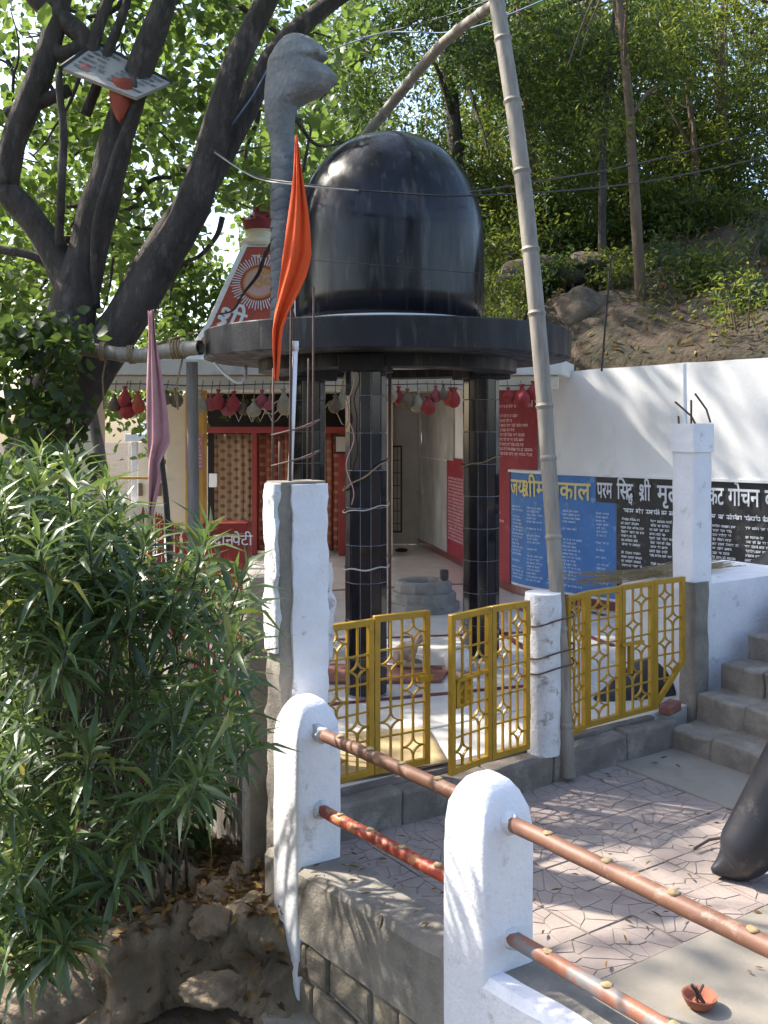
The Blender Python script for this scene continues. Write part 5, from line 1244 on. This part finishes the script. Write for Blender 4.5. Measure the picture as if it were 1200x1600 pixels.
b.add(vs, [(j * 5 + i, j * 5 + i + 1, j * 5 + 6 + i, j * 5 + 5 + i) for j in range(8) for i in range(4)]); o = b.build('red_cloth', mat('dull red cloth', (.32, .07, .035), (.26, .05, .03), 6, .9, .2), smooth=True); md = o.modifiers.new('t', 'SOLIDIFY'); md.thickness = .006; tag(o, 'dull red pointed cloth hanging under the tree signboard', 'cloth')

# overhead cables
def cable(pts, m, r, label):
    b = B(); b.tube(smooth_path(pts, 8), r, 5); tag(b.build('overhead_cable', m, smooth=True), label, 'cable', 'overhead cables')
cable([P(335, 235, 8.8), P(390, 272, 8.3), P(470, 287, 7.7), P(600, 300, 7.5), P(755, 305, 7.6), P(1000, 285, 8.5), P(1230, 238, 9.2)], darkw, .007, 'dark cable crossing in front of the dome to the right edge')
cable([P(335, 238, 8.8), P(395, 276, 8.2), P(455, 288, 7.65), P(560, 298, 7.5)], palew, .006, 'pale sagging cord from the big tree past the cobra neck')
cable([P(735, 300, 7.8), P(850, 282, 8.4), P(1000, 255, 9), P(1230, 196, 9.5)], darkw, .007, 'upper dark cable running from the dome to the right edge')
cable([P(470, 405, 7.6), P(600, 415, 7.5), P(757, 428, 7.7)], darkw, .003, 'thin wire low across the front of the dome')
cable([P(500, 85, 9.2), P(600, 52, 8.6), P(720, 48, 8), P(860, -4, 7.5)], bluew, .006, 'blue cable across the top near the bamboo tip')
cable([P(560, 60, 9.2), P(680, 30, 8.4), P(790, -10, 7.6)], darkw, .005, 'thin dark cable above the cobra head')
cable([P(362, 195, 9), P(395, 150, 8.8), P(420, 105, 8.75)], bluew, .009, 'short blue cable between the big limb and the cobra hood')
cable([P(955, 400, 10.5), P(948, 480, 10.6), P(940, 580, 10.7)], darkw, .012, 'dark cable hanging down behind the white wall')

# ================================================================== LEFT FOREGROUND: rocks, litter, oleander
b = B(); b.prism([L(-.62, -.5).xy, L(-.35, -.75).xy, L(-.3, -.1).xy, L(-.55, .1).xy], -1.6, -.84); tag(b.build('cement_footing', cement, bevel=.03, rough=.012), 'sloping cement footing at the base of the far railing post', 'footing')
# earth and rock bank: level litter above, a steep broken face towards the viewer
def bedz(x, y):
    p = Vector((x, y, 0)); yf = 5.12 + .16 * noise.noise(Vector((x * 1.7, 3, 0))) + .05 * noise.noise(Vector((x * 6, 1, 0)))
    top = -.52 + .12 * max(0, 1 - abs(x + .52 + .378 * (y - 5.7)) / .6) + .07 * noise.noise(p * 1.9) - max(0, -1.35 - x) * .45 - max(0, y - 5.35) * .26
    t = min(1, max(0, (yf - y) / .42)); return top - 1.0 * t ** .8 - max(0, (yf - .42) - y) * .5
def rockdisp(p):
    return .16 * abs(noise.noise(p * 2.7)) + .11 * abs(noise.noise(p * 6.3 + Vector((3, 3, 3)))) + .05 * noise.noise(p * 13) + .022 * noise.noise(p * 31)
b = B(); vs = []; nx_, ny_ = 110, 170
for j in range(ny_ + 1):
    y = 4.2 + 2.6 * (j / ny_) ** 1.6 + .2 * (j / ny_) if j < ny_ else 7.2
    for i in range(nx_ + 1):
        x = -2.7 + 2.5 * i / nx_; p = Vector((x, y, bedz(x, y))); e = .01
        g = Vector((bedz(x - e, y) - bedz(x + e, y), bedz(x, y - e) - bedz(x, y + e), 2 * e)).normalized()
        vs.append(p + g * (rockdisp(p) - .05))
b.add(vs, [(j * (nx_ + 1) + i, j * (nx_ + 1) + i + 1, (j + 1) * (nx_ + 1) + i + 1, (j + 1) * (nx_ + 1) + i) for j in range(ny_) for i in range(nx_)])
struct(b.build('earth_bank', rockm, smooth=True))
boulder('flat brown stone sticking out of the earth bank', P(335, 1545, 4.72), (.13, .12, .05), 33, 'bank_stone', rockm, None, 'stone', 4)
boulder('round brown stone on top of the earth bank by the wall', P(330, 1440, 5.15), (.1, .1, .07), 35, 'bank_stone', rockm, None, 'stone', 4)
boulder('dark stone in the gully at the bottom left', P(70, 1560, 4.6), (.2, .18, .1), 37, 'bank_stone', rockm, None, 'stone', 4)
N = 2600
pos = np.array([(x, y, bedz(x, y) + random.uniform(.01, .06)) for x, y in ((random.uniform(-2.3, -.5), random.uniform(4.75, 7.0)) for _ in range(N))])
d = rng.normal(size=(N, 3)); d[:, 2] *= .35
tag(link('fallen_leaves', leaf_mesh('fallen_leaves', pos, d, rng.normal(size=N) * .5, rng.uniform(.05, .11, N), T_LANCE, lf_dry)), 'brown fallen leaves heaped under the oleander', 'leaf litter', kind='stuff')
N = 130
pos = np.array([tuple(L(random.uniform(-.1, 2.7), random.uniform(-2.3, -.2), ZC + .012)) for _ in range(N - 45)] + [tuple(L(random.uniform(-.42, -.14), b_, pz(b_) + .012)) for b_ in (random.uniform(-1.7, -.5) for _ in range(25))] + [tuple(L(random.uniform(.2, 2.6), random.uniform(.15, 2.2), .02)) for _ in range(20)])
d = rng.normal(size=(N, 3)); d[:, 2] *= .1
tag(link('scattered_leaves', leaf_mesh('scattered_leaves', pos, d, rng.normal(size=N) * .3, rng.uniform(.03, .065, N), T_THIN, lf_dry)), 'small yellow leaves scattered over the paving', 'leaf litter', kind='stuff')

# oleander: arching stems with whorls of long narrow leaves; the 300 largest leaves are parts of their own
ole = thing('oleander_bush', 'large oleander bush with long narrow leaves in the left foreground', 'bush', (-1.5, 5.5, -.6))
ro_ = random.Random(21); stems = B(); LP, LD, LR, LS, LV = [], [], [], [], []
tips = []
for k in range(84):
    x = ro_.uniform(-60, 395)
    lim = float(np.interp(x, [-60, 30, 120, 200, 250, 330, 395], [705, 725, 748, 770, 865, 845, 920]))
    y = lim + abs(ro_.gauss(0, 1)) ** 1.1 * 210 + ro_.uniform(0, 30)
    y = min(y, float(np.interp(x, [-60, 60, 150, 260, 395], [1500, 1430, 1370, 1310, 1230])) - ro_.uniform(0, 90))
    if x > 215 and ro_.random() < .5: continue
    tips.append((x, y, ro_.uniform(3.7, 5.0)))
tips += [(165, 775, 4.3), (325, 852, 4.6), (225, 868, 4.4), (60, 735, 4.6), (20, 760, 4.4), (385, 960, 4.9), (370, 1150, 4.9), (265, 1170, 4.2), (140, 1200, 4.0), (215, 1320, 4.1), (60, 960, 3.9), (35, 1120, 4.0), (110, 1330, 4.0), (180, 1390, 4.1), (20, 1380, 4.0), (60, 1450, 4.0), (10, 1520, 4.0), (300, 1250, 4.3), (120, 1420, 4.2), (340, 1200, 4.7)] + [(ro_.uniform(-80, 130), ro_.uniform(1180, 1540), ro_.uniform(3.9, 4.6)) for _ in range(18)]
for (x, y, Y) in tips:
    tip = P(x, y, Y); base = Vector((-1.6 + ro_.uniform(-.6, .45), 5.6 + ro_.uniform(-.3, .4), -.75))
    mid = base.lerp(tip, .5) + Vector((0, .1, .3 + .25 * ro_.random() + max(0, .5 - tip.z) * .45))
    path = smooth_path([base, mid, mid.lerp(tip, .62) + Vector((0, 0, .1 if tip.z > .3 else .02)), mid.lerp(tip, .85) + Vector((0, 0, -.04)), tip + Vector((0, 0, .05))], 10)
    stems.tube(path, interp([.011, .008, .006, .004, .003], 10), 5)
    ang = ro_.uniform(0, 6.28); N_ = len(path)
    steps = 9
    for w in range(steps):
        q = 1 - (w / steps) ** 1.1 * .52; i = q * (N_ - 1); i0 = min(int(i), N_ - 2); p = path[i0].lerp(path[i0 + 1], i - i0); t = (path[i0 + 1] - path[i0]).normalized()
        xa = t.orthogonal().normalized(); ya = t.cross(xa); ang += .9
        for j in range(4 if w else 5):
            aa = ang + j * (1.571 if w else 1.257); open_ = .5 if w == 0 else min(1.4, .85 + .12 * w)
            dd = t * math.cos(open_) + (xa * math.cos(aa) + ya * math.sin(aa)) * math.sin(open_) + Vector((0, 0, .03 - .02 * w)) + Vector((ro_.gauss(0, .1), ro_.gauss(0, .1), ro_.gauss(0, .12)))
            LP.append(p); LD.append(dd); LR.append(ro_.gauss(0, .35)); LS.append(ro_.uniform(.15, .265) * (.7 if w == 0 else 1)); LV.append(min(1, max(0, ro_.gauss(.4, .2) + (.22 if w < 2 else 0))))
stems.build('stems', mat('oleander stem', (.07, .068, .045), (.045, .042, .03), 20, .8, .2), ole, smooth=True)
LP = np.array([tuple(p) for p in LP]); LD = np.array([tuple(p) for p in LD]); LR = np.array(LR); LS = np.array(LS); LV = np.array(LV)
score = LS / LP[:, 1] + rng.random(len(LP)) * .004
order = np.argsort(-score); big, rest = order[:300], order[300:]
tag(link('foliage', leaf_mesh('foliage', LP[rest], LD[rest], LR[rest], LS[rest], T_OLE, lf_ole, LV[rest]), ole), kind='stuff')
variants = [leaf_mesh('leaf', np.zeros((1, 3)), np.array([[0, 1.0, 0]]), np.zeros(1), np.ones(1), T_OLE * np.array([1, 1, q]), lf_ole, np.array([v])) for v, q in ((.2, 1), (.45, 1.4), (.7, .7), (.95, 1.8))]
X, Yv, Z = frames(LD[big], LR[big])
for i, k in enumerate(big):
    m4 = Matrix(((X[i][0], Yv[i][0], Z[i][0], LP[k][0]), (X[i][1], Yv[i][1], Z[i][1], LP[k][1]), (X[i][2], Yv[i][2], Z[i][2], LP[k][2]), (0, 0, 0, 1))) @ Matrix.Scale(float(LS[k]), 4)
    inst('leaf', variants[min(3, int(LV[k] * 4))], m4, ole)
pt = leaf_mesh('petal', np.zeros((1, 3)), np.array([[0, 1.0, 0]]), np.zeros(1), np.ones(1), T_BROAD * np.array([1, 1, 2]), petal)
for (x, y, Y) in ((220, 1222, 4.2), (131, 1300, 4.0), (122, 1296, 4.05), (50, 1575, 4.3)):
    c = P(x, y, Y)
    for k in range(6):
        inst('petal', pt, Matrix.Translation(c) @ Matrix.Rotation(k * 1.047, 4, 'Y') @ Matrix.Rotation(.5, 4, 'X') @ Matrix.Scale(.022, 4), ole)
def undergrowth(label, c, r, n, seed):  # bushes added to block the bright background behind the oleander
    c = Vector(c); t = thing('added_backing_bush', label, 'bush', (c.x, c.y, -1.1), 'added undergrowth behind the oleander'); b = B(); rr = random.Random(seed)
    for k in range(8): b.tube([Vector((c.x, c.y, -1.2)), c + Vector((rr.uniform(-.6, .6) * r[0], rr.uniform(-.5, .5) * r[1], rr.uniform(-.2, .7) * r[2]))], [.02, .006], 5)
    b.build('stems', bark2, t); r = Vector(r)
    tw = clumpy(n, c - r, c + r, 1.3, -.2); pos, d, ro3, sz, lv = clump_leaves(tw, 14, .22, .14)
    tag(link('foliage', leaf_mesh('foliage', pos, d, ro3, sz, T_LANCE, lf_neem, lv), t), kind='stuff')
undergrowth('added dark leafy bush blocking the bright background behind the oleander, far left', P(20, 1050, 6.6), (.7, .5, 1.1), 150, 1)
undergrowth('added dark low leaves blocking the bright background behind the oleander stems', P(120, 1200, 6.6), (.8, .5, .7), 150, 2)
# creeper leaves round the foot of the big tree
cr = thing('creeper', 'broad-leaved green creeper climbing round the foot of the big tree', 'creeper', P(70, 700, 8.6))
tw = np.array([tuple(P(random.uniform(-20, 125), random.uniform(505, 740), random.uniform(8.1, 8.6))) for _ in range(70)])
pos, d, ro2, sz, lv = clump_leaves(tw, 12, .16, .12)
tag(link('foliage', leaf_mesh('foliage', pos, d, ro2, sz, T_BROAD, lf_neem, lv), cr), kind='stuff')
b = B()
for k in range(6): b.tube(smooth_path([P(random.uniform(0, 140), 780, 8.6), P(random.uniform(0, 140), 660, 8.5), P(random.uniform(0, 140), 520, 8.5)], 5), .008, 5)
b.build('vine_stems', bark2, cr)

# ================================================================== SMALL THINGS
bw_ = thing('clay_lamp_bowl', 'small terracotta bowl with burnt sticks on the concrete at lower right', 'bowl', G(1093, 1572, ZC))
c = L(0, 0); c = G(1093, 1574, ZC + .005)
b = B(); b.lathe([(.025, 0), (.05, .012), (.068, .045), (.07, .052), (.062, .05), (.045, .02), (.01, .014)], c, 24); b.build('bowl', clay, bw_, smooth=50)
for k in range(5):
    b = B(); b.tube([c + Vector((random.uniform(-.02, .02), random.uniform(-.02, .02), .02)), c + Vector((random.uniform(-.05, .02), random.uniform(-.03, .03), .09))], .005, 5); b.build('burnt_stick', ash, bw_)
b = B(); b.tube([G(1085, 1326, ZC + .02), G(1108, 1312, ZC + .03), G(1135, 1308, ZC + .05)], .008, 6); tag(b.build('iron_peg', rust), 'dark iron peg lying beside the black tail', 'peg')
